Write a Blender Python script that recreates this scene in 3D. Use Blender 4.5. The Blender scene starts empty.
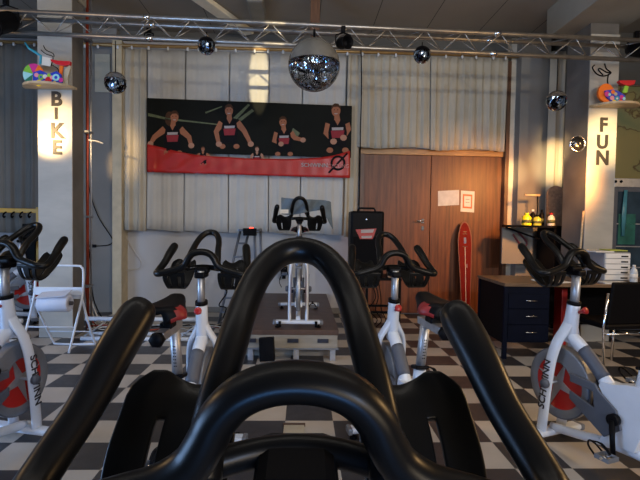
import bpy, bmesh, math, random
from mathutils import Vector, Matrix, Euler, noise

random.seed(7)
C = bpy.context.scene
COL = C.collection
R = math.radians
PI = math.pi

# ------------------------------------------------------------------ camera
FPX = 485.0
cam_d = bpy.data.cameras.new('camera')
cam = bpy.data.objects.new('camera', cam_d)
COL.objects.link(cam)
CAM_M = Matrix.Rotation(R(-2.1), 3, 'Z') @ Matrix.Rotation(R(90 - 2.1), 3, 'X') @ Matrix.Rotation(R(0.9), 3, 'Z')
CAM_L = Vector((0, 0, 1.25))
cam.location = CAM_L
cam.rotation_euler = CAM_M.to_euler()
cam_d.sensor_width = 36
cam_d.lens = 36 * FPX / 640
cam_d.clip_start = 0.01
C.camera = cam

def at(x, y, Y):
    """world point seen at photo position x, y at distance Y into the room"""
    d = CAM_M @ Vector(((x - 320) / FPX, -(y - 240) / FPX, -1))
    return CAM_L + d * (Y / d.y)

def atz(x, y, z):
    d = CAM_M @ Vector(((x - 320) / FPX, -(y - 240) / FPX, -1))
    return CAM_L + d * ((z - 1.25) / d.z)

# ------------------------------------------------------------------ world, lights, exposure
C.view_settings.view_transform = 'Standard'
C.view_settings.look = 'None'
C.view_settings.gamma = 1
C.view_settings.exposure = 0.0
w = bpy.data.worlds.new('world')
C.world = w
w.use_nodes = True
w.node_tree.nodes['Background'].inputs[0].default_value = (0.55, 0.62, 0.8, 1)
w.node_tree.nodes['Background'].inputs[1].default_value = 0.06

def aim(o, target):
    o.rotation_euler = (Vector(target) - o.location).to_track_quat('-Z', 'Y').to_euler()

def area(name, loc, target, size, size_y, power, color):
    l = bpy.data.lights.new(name, 'AREA'); l.shape = 'RECTANGLE'
    l.size = size; l.size_y = size_y; l.energy = power; l.color = color
    o = bpy.data.objects.new(name, l); COL.objects.link(o); o.location = loc; aim(o, target)
    return o

def spot(name, loc, target, power, color, angle, blend=0.3, radius=0.03, square=False):
    l = bpy.data.lights.new(name, 'SPOT'); l.energy = power; l.color = color
    l.spot_size = R(angle); l.spot_blend = blend; l.shadow_soft_size = radius; l.use_square = square
    o = bpy.data.objects.new(name, l); COL.objects.link(o); o.location = loc; aim(o, target)
    return o

WARM = (1.0, 0.66, 0.30)
BLUE = (0.34, 0.57, 1.0)
# daylight: windows along the left side, and a small high one behind the photographer
area('daylight_window_left', (-4.9, 1.4, 1.2), (1.5, 3.0, 0.3), 3.0, 1.2, 175, BLUE)
area('daylight_window_rear', (2.3, -2.7, 2.6), (1.2, 6.6, 1.8), 0.5, 0.6, 60, BLUE)
area('daylight_window_low', (0.0, -1.6, 0.75), (0.0, 0.5, 1.0), 1.0, 0.35, 22, (0.15, 0.42, 1.0))
# added fills: one washing the back curtain, one aimed up at the ceiling
area('curtain_wash_fill', (-0.3, 1.5, 3.6), (-0.2, 6.2, 0.2), 4.5, 0.6, 54, (1.0, 0.94, 0.86))
area('ceiling_fill', (1.6, -1.2, 1.6), (1.2, 4.5, 3.75), 2.5, 1.0, 48, (1.0, 0.78, 0.5))
# stage lamp high behind on the right: throws the rig's shadow on the curtain
spot('stage_lamp_key', (3.6, -2.5, 2.72), (0.4, 6.6, 2.6), 380, (1.0, 0.83, 0.60), 62, 0.5, 0.05)
# warm lamps on the lettered columns; added spots for sun patches and door
spot('column_lamp_bike', (-2.45, 3.3, 2.25), at(55, 128, 5.15), 620, WARM, 23, 1.0, 0.04)
spot('column_lamp_fun', (2.75, 3.3, 2.15), at(603, 140, 5.15), 620, WARM, 22, 1.0, 0.04)
spot('sun_patch_spot_right', (1.5, 3.4, 2.5), at(553, 162, 6.2), 1500, WARM, 12, 1.0, 0.03)  # spot added in mid-air for the sun patch on the narrow curtain
spot('sun_patch_spot_wall', (1.3, 3.4, 2.5), at(513, 175, 6.5), 900, WARM, 8, 1.0, 0.03)  # added spot standing in for low sun on the wall strip
spot('door_fill_spot', (2.96, 4.65, 1.95), (2.5, 6.65, 1.25), 250, (1.0, 0.42, 0.11), 85, 1.0, 0.10)  # unseen spot added to warm the right door leaf
area('rim_fill_right', (4.9, 2.6, 2.5), (0.0, 1.2, 0.8), 0.5, 0.5, 52, (1.0, 0.60, 0.25))  # added off-frame area light, gives the handlebar warm rims on the right
area('rim_fill_left', (-4.9, 3.9, 2.8), (0.0, 0.8, 1.0), 0.5, 0.5, 20, (1.0, 0.64, 0.3))  # no window here: rim light added for the left edges
spot('sun_patch_spot_left', (-3.1, 3.3, 2.2), at(131, 165, 6.5), 1500, WARM, 13, 1.0, 0.04)  # added spot for the low sun on the left curtain edge
sl_ = spot('sun_slit_spot', (0.9, -2.0, 2.9), at(259, 79, 6.5), 4200, (1.0, 0.8, 0.45), 7.0, 0.3, 0.02)  # added spot imitating a slit of low sun on the curtain
sl_.scale = (0.25, 1, 1)

# ------------------------------------------------------------------ materials
MATS = {}
def nt(name):
    m = bpy.data.materials.new(name); m.use_nodes = True
    t = m.node_tree; b = t.nodes['Principled BSDF']
    return m, t, b

def mat(name, col, rough=0.5, metal=0.0, var=0.0, vscale=8.0, bump=0.0, bscale=60.0, spec=0.5, coat=0.0, stretch=(1, 1, 1), col2=None):
    if name in MATS: return MATS[name]
    m, t, b = nt(name)
    b.inputs['Base Color'].default_value = (*col, 1)
    b.inputs['Roughness'].default_value = rough
    b.inputs['Metallic'].default_value = metal
    b.inputs['Specular IOR Level'].default_value = spec
    b.inputs['Coat Weight'].default_value = coat
    tc = t.nodes.new('ShaderNodeTexCoord'); mp = t.nodes.new('ShaderNodeMapping')
    mp.inputs['Scale'].default_value = stretch
    t.links.new(tc.outputs['Object'], mp.inputs[0])
    if var > 0:
        n = t.nodes.new('ShaderNodeTexNoise'); n.inputs['Scale'].default_value = vscale; n.inputs['Detail'].default_value = 5
        t.links.new(mp.outputs[0], n.inputs['Vector'])
        r = t.nodes.new('ShaderNodeValToRGB')
        c2 = col2 if col2 else tuple(c * (1 - var) for c in col)
        r.color_ramp.elements[0].color = (*c2, 1); r.color_ramp.elements[0].position = 0.35
        r.color_ramp.elements[1].color = (*[min(1, c * (1 + var * 0.4)) for c in col], 1); r.color_ramp.elements[1].position = 0.68
        t.links.new(n.outputs[0], r.inputs[0]); t.links.new(r.outputs[0], b.inputs['Base Color'])
    if bump > 0:
        n = t.nodes.new('ShaderNodeTexNoise'); n.inputs['Scale'].default_value = bscale; n.inputs['Detail'].default_value = 4
        t.links.new(mp.outputs[0], n.inputs['Vector'])
        bp = t.nodes.new('ShaderNodeBump'); bp.inputs['Strength'].default_value = bump; bp.inputs['Distance'].default_value = 0.004
        t.links.new(n.outputs[0], bp.inputs['Height']); t.links.new(bp.outputs[0], b.inputs['Normal'])
    MATS[name] = m
    return m

rubber = mat('black_rubber', (0.004, 0.004, 0.004), 0.33, bump=0.02, bscale=700, spec=0.22)
blackp = mat('black_plastic', (0.003, 0.003, 0.004), 0.48, bump=0.03, bscale=90, spec=0.1)
blackm = mat('black_metal', (0.004, 0.004, 0.005), 0.5, 0.0, var=0.3, spec=0.08)
white = mat('white_paint', (0.66, 0.71, 0.78), 0.32, var=0.06, coat=0.3)
whitep = mat('white_plastic', (0.75, 0.75, 0.74), 0.45, var=0.06)
silver = mat('brushed_aluminium', (0.48, 0.49, 0.51), 0.45, 0.8, var=0.15, vscale=20)
chrome = mat('chrome', (0.85, 0.85, 0.86), 0.12, 1.0, var=0.04)
greyp = mat('grey_plastic', (0.085, 0.095, 0.12), 0.5, var=0.12)
greyl = mat('grey_paint', (0.20, 0.215, 0.24), 0.42, 0.3, var=0.12)
red = mat('red_paint', (0.42, 0.014, 0.010), 0.35, var=0.1)
redp = mat('red_plastic', (0.38, 0.012, 0.012), 0.35, var=0.05)
redv = mat('red_vinyl', (0.24, 0.015, 0.015), 0.45, var=0.1)
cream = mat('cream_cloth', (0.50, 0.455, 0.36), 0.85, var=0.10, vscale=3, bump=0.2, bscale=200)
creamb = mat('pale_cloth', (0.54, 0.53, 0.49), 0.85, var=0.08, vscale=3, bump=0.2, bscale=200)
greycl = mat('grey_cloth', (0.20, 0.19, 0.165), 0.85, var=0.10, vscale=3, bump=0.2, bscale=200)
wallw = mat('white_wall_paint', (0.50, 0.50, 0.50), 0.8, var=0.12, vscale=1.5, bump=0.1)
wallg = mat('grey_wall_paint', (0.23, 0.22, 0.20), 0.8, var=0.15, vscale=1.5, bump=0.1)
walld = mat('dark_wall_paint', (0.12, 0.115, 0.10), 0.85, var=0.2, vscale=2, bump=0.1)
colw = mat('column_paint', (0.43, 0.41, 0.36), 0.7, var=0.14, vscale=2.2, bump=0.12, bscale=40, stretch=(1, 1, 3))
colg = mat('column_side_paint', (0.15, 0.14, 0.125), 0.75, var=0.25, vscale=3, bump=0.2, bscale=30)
beamm = mat('beam_paint', (0.30, 0.28, 0.23), 0.8, var=0.15, vscale=2)
wood_l = mat('pale_wood', (0.55, 0.42, 0.26), 0.5, var=0.3, vscale=5, stretch=(1, 8, 8))
wood_d = mat('dark_wood_trim', (0.13, 0.06, 0.03), 0.4, var=0.35, vscale=6, stretch=(10, 10, 1))
brass = mat('brass_rail', (0.42, 0.26, 0.10), 0.4, 0.5, var=0.2)
rig = mat('rig_aluminium', (0.40, 0.38, 0.35), 0.38, 0.85, var=0.2, vscale=12)
deckm = mat('stage_deck_top', (0.085, 0.046, 0.030), 0.45, var=0.3, vscale=10, bump=0.1)
deckf = mat('stage_skirt', (0.30, 0.27, 0.22), 0.6, var=0.25, vscale=3, stretch=(1, 1, 6))
paper = mat('paper', (0.72, 0.71, 0.68), 0.7, var=0.04)
paperb = mat('paper_roll', (0.62, 0.66, 0.76), 0.7, var=0.05)
yellow = mat('yellow_paint', (0.65, 0.38, 0.04), 0.45, var=0.1)
blue_t = mat('towel_cloth', (0.12, 0.155, 0.185), 0.95, var=0.15, vscale=20, bump=0.5, bscale=150)
deskm = mat('dark_blue_laminate', (0.003, 0.005, 0.014), 0.5, var=0.2, spec=0.07)
cork = mat('cork', (0.33, 0.21, 0.14), 0.8, var=0.3, vscale=30)
copper = mat('copper_pipe', (0.45, 0.07, 0.03), 0.4, 0.4, var=0.3)
cablew = mat('pale_cable', (0.5, 0.46, 0.4), 0.5, var=0.1)

def wood_door():
    m, t, b = nt('veneer_door')
    tc = t.nodes.new('ShaderNodeTexCoord'); mp = t.nodes.new('ShaderNodeMapping'); mp.inputs['Scale'].default_value = (9, 9, 0.5)
    n = t.nodes.new('ShaderNodeTexNoise'); n.inputs['Scale'].default_value = 3; n.inputs['Detail'].default_value = 9; n.inputs['Roughness'].default_value = 0.65
    r = t.nodes.new('ShaderNodeValToRGB')
    r.color_ramp.elements[0].position = 0.3; r.color_ramp.elements[0].color = (0.055, 0.016, 0.006, 1)
    r.color_ramp.elements[1].position = 0.75; r.color_ramp.elements[1].color = (0.21, 0.070, 0.024, 1)
    t.links.new(tc.outputs['Object'], mp.inputs[0]); t.links.new(mp.outputs[0], n.inputs['Vector'])
    t.links.new(n.outputs[0], r.inputs[0]); t.links.new(r.outputs[0], b.inputs['Base Color'])
    b.inputs['Roughness'].default_value = 0.42; b.inputs['Specular IOR Level'].default_value = 0.4
    n2 = t.nodes.new('ShaderNodeTexNoise'); n2.inputs['Scale'].default_value = 2.5
    bp = t.nodes.new('ShaderNodeBump'); bp.inputs['Strength'].default_value = 0.15
    t.links.new(tc.outputs['Object'], n2.inputs['Vector']); t.links.new(n2.outputs[0], bp.inputs['Height']); t.links.new(bp.outputs[0], b.inputs['Normal'])
    return m
doorm = wood_door()

def floor_mat():
    m, t, b = nt('checkered_vinyl')
    tc = t.nodes.new('ShaderNodeTexCoord')
    mp = t.nodes.new('ShaderNodeMapping'); mp.inputs['Location'].default_value = (0.09 / 0.3, -3.01 / 0.3, 0.5)
    mp.inputs['Scale'].default_value = (1 / 0.3, 1 / 0.3, 0.0)
    t.links.new(tc.outputs['Object'], mp.inputs[0])
    ch = t.nodes.new('ShaderNodeTexChecker'); ch.inputs['Scale'].default_value = 1.0
    t.links.new(mp.outputs[0], ch.inputs['Vector'])
    n = t.nodes.new('ShaderNodeTexNoise'); n.inputs['Scale'].default_value = 2.2; n.inputs['Detail'].default_value = 7
    t.links.new(tc.outputs['Object'], n.inputs['Vector'])
    def ramp(a, c):
        r = t.nodes.new('ShaderNodeValToRGB'); r.color_ramp.elements[0].color = (*a, 1); r.color_ramp.elements[1].color = (*c, 1)
        r.color_ramp.elements[0].position = 0.3; r.color_ramp.elements[1].position = 0.7
        t.links.new(n.outputs[0], r.inputs[0]); return r
    dk = ramp((0.024, 0.024, 0.028), (0.042, 0.041, 0.045)); lt = ramp((0.42, 0.37, 0.31), (0.52, 0.47, 0.41))
    t.links.new(FLIP[0] and dk.outputs[0] or lt.outputs[0], ch.inputs['Color1'])
    t.links.new(FLIP[0] and lt.outputs[0] or dk.outputs[0], ch.inputs['Color2'])
    t.links.new(ch.outputs['Color'], b.inputs['Base Color'])
    n3 = t.nodes.new('ShaderNodeTexNoise'); n3.inputs['Scale'].default_value = 14; n3.inputs['Detail'].default_value = 6
    t.links.new(tc.outputs['Object'], n3.inputs['Vector'])
    mr = t.nodes.new('ShaderNodeMapRange'); mr.inputs['To Min'].default_value = 0.30; mr.inputs['To Max'].default_value = 0.5
    t.links.new(n3.outputs[0], mr.inputs['Value']); t.links.new(mr.outputs[0], b.inputs['Roughness'])
    return m
FLIP = [False]
floorm = floor_mat()

def ceiling_mat():
    m, t, b = nt('ceiling_panels')
    tc = t.nodes.new('ShaderNodeTexCoord'); mp = t.nodes.new('ShaderNodeMapping')
    mp.inputs['Location'].default_value = (-0.86 / 0.69, 0.1, 0); mp.inputs['Scale'].default_value = (1 / 0.69, 1 / 2.2, 1)
    t.links.new(tc.outputs['Object'], mp.inputs[0])
    sx = t.nodes.new('ShaderNodeSeparateXYZ'); t.links.new(mp.outputs[0], sx.inputs[0])
    def line(o, wdt):
        f = t.nodes.new('ShaderNodeMath'); f.operation = 'FRACT'; t.links.new(o, f.inputs[0])
        c = t.nodes.new('ShaderNodeMath'); c.operation = 'LESS_THAN'; c.inputs[1].default_value = wdt; t.links.new(f.outputs[0], c.inputs[0]); return c
    a = line(sx.outputs[0], 0.012); c = line(sx.outputs[1], 0.003)
    mx = t.nodes.new('ShaderNodeMath'); mx.operation = 'MAXIMUM'; t.links.new(a.outputs[0], mx.inputs[0]); t.links.new(c.outputs[0], mx.inputs[1])
    n = t.nodes.new('ShaderNodeTexNoise'); n.inputs['Scale'].default_value = 1.3; t.links.new(tc.outputs['Object'], n.inputs['Vector'])
    r = t.nodes.new('ShaderNodeValToRGB'); r.color_ramp.elements[0].color = (0.24, 0.21, 0.17, 1); r.color_ramp.elements[1].color = (0.31, 0.28, 0.23, 1)
    t.links.new(n.outputs[0], r.inputs[0])
    mix = t.nodes.new('ShaderNodeMixRGB'); mix.inputs[2].default_value = (0.03, 0.026, 0.02, 1)
    t.links.new(mx.outputs[0], mix.inputs[0]); t.links.new(r.outputs[0], mix.inputs[1]); t.links.new(mix.outputs[0], b.inputs['Base Color'])
    b.inputs['Roughness'].default_value = 0.8
    return m
ceilm = ceiling_mat()

# ------------------------------------------------------------------ mesh helpers
def smooth_path(pts, n=6):
    """Catmull-Rom through tuples of any length"""
    out = []
    P = [pts[0]] + list(pts) + [pts[-1]]
    for i in range(1, len(P) - 2):
        for k in range(n):
            s = k / n
            out.append(tuple(0.5 * ((2 * b) + (c - a) * s + (2 * a - 5 * b + 4 * c - d) * s * s + (3 * b - a - 3 * c + d) * s ** 3)
                             for a, b, c, d in zip(P[i - 1], P[i], P[i + 1], P[i + 2])))
    out.append(tuple(pts[-1]))
    return out

class MB:
    def __init__(self, origin=(0, 0, 0)):
        self.bm = bmesh.new(); self.mats = []; self.o = Vector(origin)
    def mi(self, m):
        if m not in self.mats: self.mats.append(m)
        return self.mats.index(m)
    def box(self, c, s, m, rot=None, bevel=0.0):
        idx = self.mi(m)
        M = Matrix.Translation(Vector(c) - self.o) @ (Euler(rot).to_matrix().to_4x4() if rot else Matrix())
        r = bmesh.ops.create_cube(self.bm, size=1, matrix=M @ Matrix.Diagonal((*s, 1)))
        fs = {f for v in r['verts'] for f in v.link_faces}
        if bevel > 0:
            es = list({e for v in r['verts'] for e in v.link_edges})
            rr = bmesh.ops.bevel(self.bm, geom=es, offset=min(bevel, min(s) * 0.45), segments=2, affect='EDGES', profile=0.5)
            fs = set(rr['faces']) | {f for f in fs if f.is_valid}
            vs = {v for f in fs for v in f.verts}
            fs = {f for v in vs for f in v.link_faces}
        for f in fs: f.material_index = idx
        return self
    def box2(self, a, b, m, bevel=0.0):
        a = Vector(a); b = Vector(b)
        return self.box((a + b) / 2, tuple(abs(b[i] - a[i]) for i in range(3)), m, bevel=bevel)
    def tube(self, pts, r, m, seg=12, ref=None, caps=True, closed=False):
        """pts: (x,y,z) with scalar r, or r a list of (ra, rb) / scalars along; ref: axis for rb"""
        idx = self.mi(m)
        P = [Vector(p[:3]) - self.o for p in pts]; n = len(P)
        if not isinstance(r, (list, tuple)): r = [r] * n
        rings = []; prevN = None
        for i in range(n):
            if closed: T = (P[(i + 1) % n] - P[(i - 1) % n]).normalized()
            else: T = (P[min(i + 1, n - 1)] - P[max(i - 1, 0)]).normalized()
            if ref is not None:
                N = Vector(ref) - T * T.dot(Vector(ref))
                if N.length < 1e-4: N = prevN or T.orthogonal()
                N.normalize()
            elif prevN is None: N = T.orthogonal().normalized()
            else:
                N = prevN - T * T.dot(prevN)
                N.normalize()
            prevN = N; B = T.cross(N)
            rr = r[i]; ra, rb = (rr if isinstance(rr, (list, tuple)) else (rr, rr))
            rings.append([self.bm.verts.new(P[i] + B * (math.cos(2 * PI * k / seg) * ra) + N * (math.sin(2 * PI * k / seg) * rb)) for k in range(seg)])
        rng = range(n) if closed else range(n - 1)
        for i in rng:
            A = rings[i]; D = rings[(i + 1) % n]
            for k in range(seg):
                f = self.bm.faces.new((A[k], A[(k + 1) % seg], D[(k + 1) % seg], D[k])); f.material_index = idx; f.smooth = True
        if caps and not closed:
            for ring, flip in ((rings[0], True), (rings[-1], False)):
                f = self.bm.faces.new(list(reversed(ring)) if flip else ring); f.material_index = idx
        return self
    def lathe(self, prof, m, M=Matrix(), seg=32, mats=None, closed=True):
        """prof: (radius, height) list turned about local Z of M"""
        M = Matrix.Translation(-self.o) @ M
        rings = []
        for (r, h) in prof:
            if r < 1e-5: rings.append([self.bm.verts.new(M @ Vector((0, 0, h)))])
            else: rings.append([self.bm.verts.new(M @ Vector((r * math.cos(2 * PI * k / seg), r * math.sin(2 * PI * k / seg), h))) for k in range(seg)])
        for i in range(len(rings) - 1):
            idx = self.mi(mats[i] if mats else m); A, D = rings[i], rings[i + 1]
            for k in range(seg):
                k2 = (k + 1) % seg
                if len(A) == 1 and len(D) == 1: continue
                if len(A) == 1: vs = (A[0], D[k2], D[k])
                elif len(D) == 1: vs = (A[k], A[k2], D[0])
                else: vs = (A[k], A[k2], D[k2], D[k])
                try: f = self.bm.faces.new(vs)
                except ValueError: continue
                f.material_index = idx; f.smooth = True
        return self
    def prism(self, poly, depth, m, M=Matrix()):
        """polygon in local xy extruded from 0 to depth along local z"""
        idx = self.mi(m); M = Matrix.Translation(-self.o) @ M
        a = [self.bm.verts.new(M @ Vector((x, y, 0))) for x, y in poly]
        b = [self.bm.verts.new(M @ Vector((x, y, depth))) for x, y in poly]
        n = len(a)
        fs = [self.bm.faces.new(list(reversed(a))), self.bm.faces.new(b)]
        for i in range(n): fs.append(self.bm.faces.new((a[i], a[(i + 1) % n], b[(i + 1) % n], b[i])))
        for f in fs: f.material_index = idx
        return self
    def flat(self, pxs, Y, th, m):
        """outline given where it is seen in the wall plane at depth Y, thickness th towards the room"""
        idx = self.mi(m)
        P = [at(x, y, Y) - self.o for x, y in pxs]
        a = [self.bm.verts.new(p) for p in P]; b = [self.bm.verts.new(p + Vector((0, -th, 0))) for p in P]
        n = len(P); fs = [self.bm.faces.new(a), self.bm.faces.new(list(reversed(b)))]
        for i in range(n): fs.append(self.bm.faces.new((a[(i + 1) % n], a[i], b[i], b[(i + 1) % n])))
        for f in fs: f.material_index = idx
        return self
    def build(self, name, parent=None, bevel=0.0, smooth=False, solid=0.0, sub=0):
        bmesh.ops.recalc_face_normals(self.bm, faces=self.bm.faces[:])
        me = bpy.data.meshes.new(name)
        if smooth:
            for f in self.bm.faces: f.smooth = True
        self.bm.to_mesh(me); self.bm.free()
        for m in self.mats: me.materials.append(m)
        o = bpy.data.objects.new(name, me); COL.objects.link(o)
        if parent is not None: o.parent = parent
        else: o.location = self.o
        if solid:
            s = o.modifiers.new('solid', 'SOLIDIFY'); s.thickness = solid; s.offset = 0
        if bevel > 0:
            b = o.modifiers.new('bevel', 'BEVEL'); b.width = bevel; b.segments = 2; b.limit_method = 'ANGLE'; b.angle_limit = R(40)
        if sub:
            s = o.modifiers.new('sub', 'SUBSURF'); s.levels = sub; s.render_levels = sub
        return o

def empty(name, label, cat, loc=(0, 0, 0), rz=0, group=None):
    o = bpy.data.objects.new(name, None); COL.objects.link(o); o.location = loc; o.rotation_euler = (0, 0, rz)
    o.empty_display_size = 0.1
    return tag(o, label, cat, group)

def tag(o, label, cat, group=None):
    o['label'] = label; o['category'] = cat
    if group: o['group'] = group
    return o

def struct(o):
    o['kind'] = 'structure'; return o

def children(o): return [c for c in ALLOBJ() if c.parent == o]
def ALLOBJ(): return list(COL.objects)

def copy_tree(o, kids, parent=None):
    c = o.copy(); COL.objects.link(c)
    if parent is not None: c.parent = parent
    for ch in kids.get(o.name, []): copy_tree(ch, kids, c)
    return c

def kid_map():
    d = {}
    for o in COL.objects:
        if o.parent: d.setdefault(o.parent.name, []).append(o)
    return d

def text_mesh(s, size, extrude, offset=0.0, align='CENTER'):
    cu = bpy.data.curves.new('lettering', 'FONT'); cu.body = s; cu.size = size; cu.extrude = extrude; cu.offset = offset
    cu.align_x = align; cu.align_y = 'CENTER'
    ob = bpy.data.objects.new('lettering_tmp', cu); COL.objects.link(ob)
    dg = bpy.context.evaluated_depsgraph_get()
    me = bpy.data.meshes.new_from_object(ob.evaluated_get(dg))
    bpy.data.objects.remove(ob); bpy.data.curves.remove(cu)
    return me

def text(name, s, size, m, M, parent=None, extrude=0.002, offset=0.0, align='CENTER', sx=1.0):
    me = text_mesh(s, size, extrude, offset, align)
    me.transform(Matrix.Diagonal((sx, 1, 1, 1)))
    me.transform(M); me.materials.clear(); me.materials.append(m)
    o = bpy.data.objects.new(name, me); COL.objects.link(o)
    if parent is not None: o.parent = parent
    return o

FACE = Matrix.Rotation(R(90), 4, 'X')          # text plane turned to face -Y

# ------------------------------------------------------------------ the room
WY = 6.65            # back wall
CZ = 3.75            # ceiling
struct(MB().box2((-5.2, -3.0, -0.06), (5.2, WY + 0.2, 0), floorm).build('floor'))
struct(MB().box2((-5.2, -3.0, CZ), (5.2, WY + 0.2, CZ + 0.1), ceilm).build('ceiling'))
b = MB().box2((-5.2, WY, 0), (5.2, WY + 0.2, CZ), wallw)
struct(b.build('wall_back'))
struct(MB().box2((-5.3, -3.0, 0), (-5.2, WY + 0.2, CZ), wallg).build('wall_left'))
struct(MB().box2((5.2, -3.0, 0), (5.3, WY + 0.2, CZ), wallg).build('wall_right'))
# dark upper band of the back wall behind the rig
struct(MB().box2((-5.2, WY - 0.03, 3.62), (5.2, WY, CZ), walld).build('trim_1'))
struct(MB().box2((-2.35, WY - 0.015, 0), (0.80, WY, 0.07), wallg).build('baseboard_back'))

# columns
cl = [at(40, 300, 5.15).x, at(73, 300, 5.15).x]
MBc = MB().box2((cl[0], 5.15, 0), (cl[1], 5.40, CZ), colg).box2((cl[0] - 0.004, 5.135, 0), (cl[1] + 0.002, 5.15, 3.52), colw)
struct(MBc.build('column_left'))
cr = [at(587, 140, 5.15).x, at(615, 140, 5.15).x]
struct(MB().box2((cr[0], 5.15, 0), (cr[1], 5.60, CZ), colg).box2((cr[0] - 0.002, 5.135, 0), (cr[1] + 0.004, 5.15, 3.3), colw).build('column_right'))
# downstand beams over the columns
struct(MB().box2((cl[0] - 0.03, -3, 3.52), (cl[1] + 0.03, 5.42, CZ), beamm, bevel=0.01).build('beam_left'))
struct(MB().box2((cr[0] - 0.25, -3, 3.42), (cr[1] + 0.12, 5.62, CZ), beamm, bevel=0.01).build('beam_right'))
# slanting light strip on the ceiling
a = atz(184, -6, 3.70); c2 = atz(232, 27, 3.70)
d = (c2 - a); L = d.length
struct(MB().box((a + c2) / 2 + Vector((0.08, 0, 0.02)), (0.16, L + 0.5, 0.06), mat('strip_paint', (0.85, 0.78, 0.60), 0.6, var=0.1), rot=(0, 0, math.atan2(-d.x, d.y)), bevel=0.01).build('trim_2'))
# right ceiling channel
struct(MB().box2((at(584, 20, 5.0).x, 2.2, 3.50), (at(604, 20, 5.0).x + 0.05, 5.0, CZ), beamm, bevel=0.04).build('trim_3'))
# grey wall bay left of the curtain, its post and the lit edge
xa, xb = at(90, 180, 6.58).x, at(117, 180, 6.58).x
struct(MB().box2((xa - 0.4, 6.56, 0), (xb, WY, CZ), wallg).build('trim_4'))
struct(MB().box2((at(95, 70, 6.55).x, 6.545, at(95, 92, 6.55).z), (at(110, 70, 6.55).x, 6.56, at(95, 54, 6.55).z), mat('recess_paint', (0.42, 0.40, 0.32), 0.8, var=0.1)).build('trim_5'))
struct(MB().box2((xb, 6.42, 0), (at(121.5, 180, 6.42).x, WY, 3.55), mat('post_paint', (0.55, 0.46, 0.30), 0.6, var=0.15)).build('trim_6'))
# right bays
struct(MB().box2((at(508, 180, 6.5).x, 6.5, 0), (at(521, 180, 6.5).x, WY, CZ), mat('lit_paint', (0.60, 0.55, 0.45), 0.7, var=0.1)).build('trim_7'))  # lit strip of wall, its brightness put into a paler colour
struct(MB().box2((at(518, 180, 6.35).x, 6.35, 0), (at(547, 180, 6.35).x, WY, CZ), wallg, bevel=0.004).build('trim_8'))  # shaded stretch of wall, its shade built as a forward grey board
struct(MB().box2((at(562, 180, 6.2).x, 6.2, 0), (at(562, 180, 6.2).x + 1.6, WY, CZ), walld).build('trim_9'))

# ------------------------------------------------------------------ double door
dl, dm, dr = at(362, 230, WY - 0.05).x, at(429.5, 230, WY - 0.05).x, at(500, 230, WY - 0.05).x
dt = at(430, 152, WY - 0.05).z
dw = empty('door_1', 'brown veneered double door with a silver lever handle', 'door', ((dl + dr) / 2, WY - 0.05, 0))
dw['kind'] = 'structure'
O = dw.location
MB(O).box2((dl + 0.01, WY - 0.06, 0.02), (dm - 0.004, WY, dt - 0.05), doorm, bevel=0.003).build('door_leaf', dw)
MB(O).box2((dm + 0.004, WY - 0.06, 0.02), (dr, WY, dt - 0.05), doorm, bevel=0.003).build('door_leaf', dw)
MB(O).box2((dl - 0.05, WY - 0.09, dt - 0.05), (dr + 0.02, WY, dt + 0.03), mat('lintel_wood', (0.45, 0.24, 0.08), 0.4, var=0.3, stretch=(1, 8, 8)), bevel=0.004).box2((dl - 0.05, WY - 0.08, 0), (dl + 0.01, WY, dt), wood_d).build('door_frame', dw)
MB(O).box2((dr, WY - 0.16, 0), (at(507, 230, WY - .16).x, WY, 3.45), wood_d, bevel=0.004).build('door_jamb', dw)
hx, hz = at(423, 222, WY - 0.08).x, at(423, 221, WY - 0.08).z
MB(O).box2((hx - 0.02, WY - 0.068, hz - 0.03), (hx + 0.02, WY - 0.058, hz + 0.03), chrome, bevel=0.003).box2((hx - 0.018, WY - 0.068, hz - 0.13), (hx + 0.018, WY - 0.058, hz - 0.07), chrome, bevel=0.003)\
    .tube([(hx, WY - 0.06, hz), (hx, WY - 0.105, hz), (hx - 0.02, WY - 0.11, hz), (hx - 0.10, WY - 0.11, hz)], 0.009, chrome).build('handle', dw)
Yp = WY - 0.062
p = MB(at(449, 197, Yp)).flat([(438, 191), (459, 190), (459, 205), (438, 206)], Yp, 0.004, mat('clear_sleeve', (0.62, 0.64, 0.66), 0.08, var=0.15, vscale=12)).build('plastic_sleeve')
tag(p, 'glossy clear plastic sleeve taped to the brown door beside the red framed notice', 'sleeve')
n = empty('notice', 'white paper notice with an orange-red border on the right door leaf', 'notice', at(468, 202, Yp))
O = n.location
MB(O).flat([(461, 190.5), (474.5, 191.5), (474, 212.5), (460.5, 211.5)], Yp, 0.003, paper).build('sheet', n)
MB(O).flat([(462.8, 194), (472.4, 194.7), (472, 208.7), (462.6, 208)], Yp - 0.003, 0.001, mat('orange_print', (0.75, 0.16, 0.05), 0.6, var=0.05)).flat([(464.2, 195.8), (471, 196.3), (470.8, 207), (464, 206.5)], Yp - 0.004, 0.001, paper)\
    .flat([(465.5, 199), (469.5, 199.2), (469.5, 199.8), (465.5, 199.6)], Yp - 0.005, 0.001, greyl).flat([(465.5, 202), (469.5, 202.2), (469.5, 202.8), (465.5, 202.6)], Yp - 0.005, 0.001, greyl).build('printed_border', n)

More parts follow.
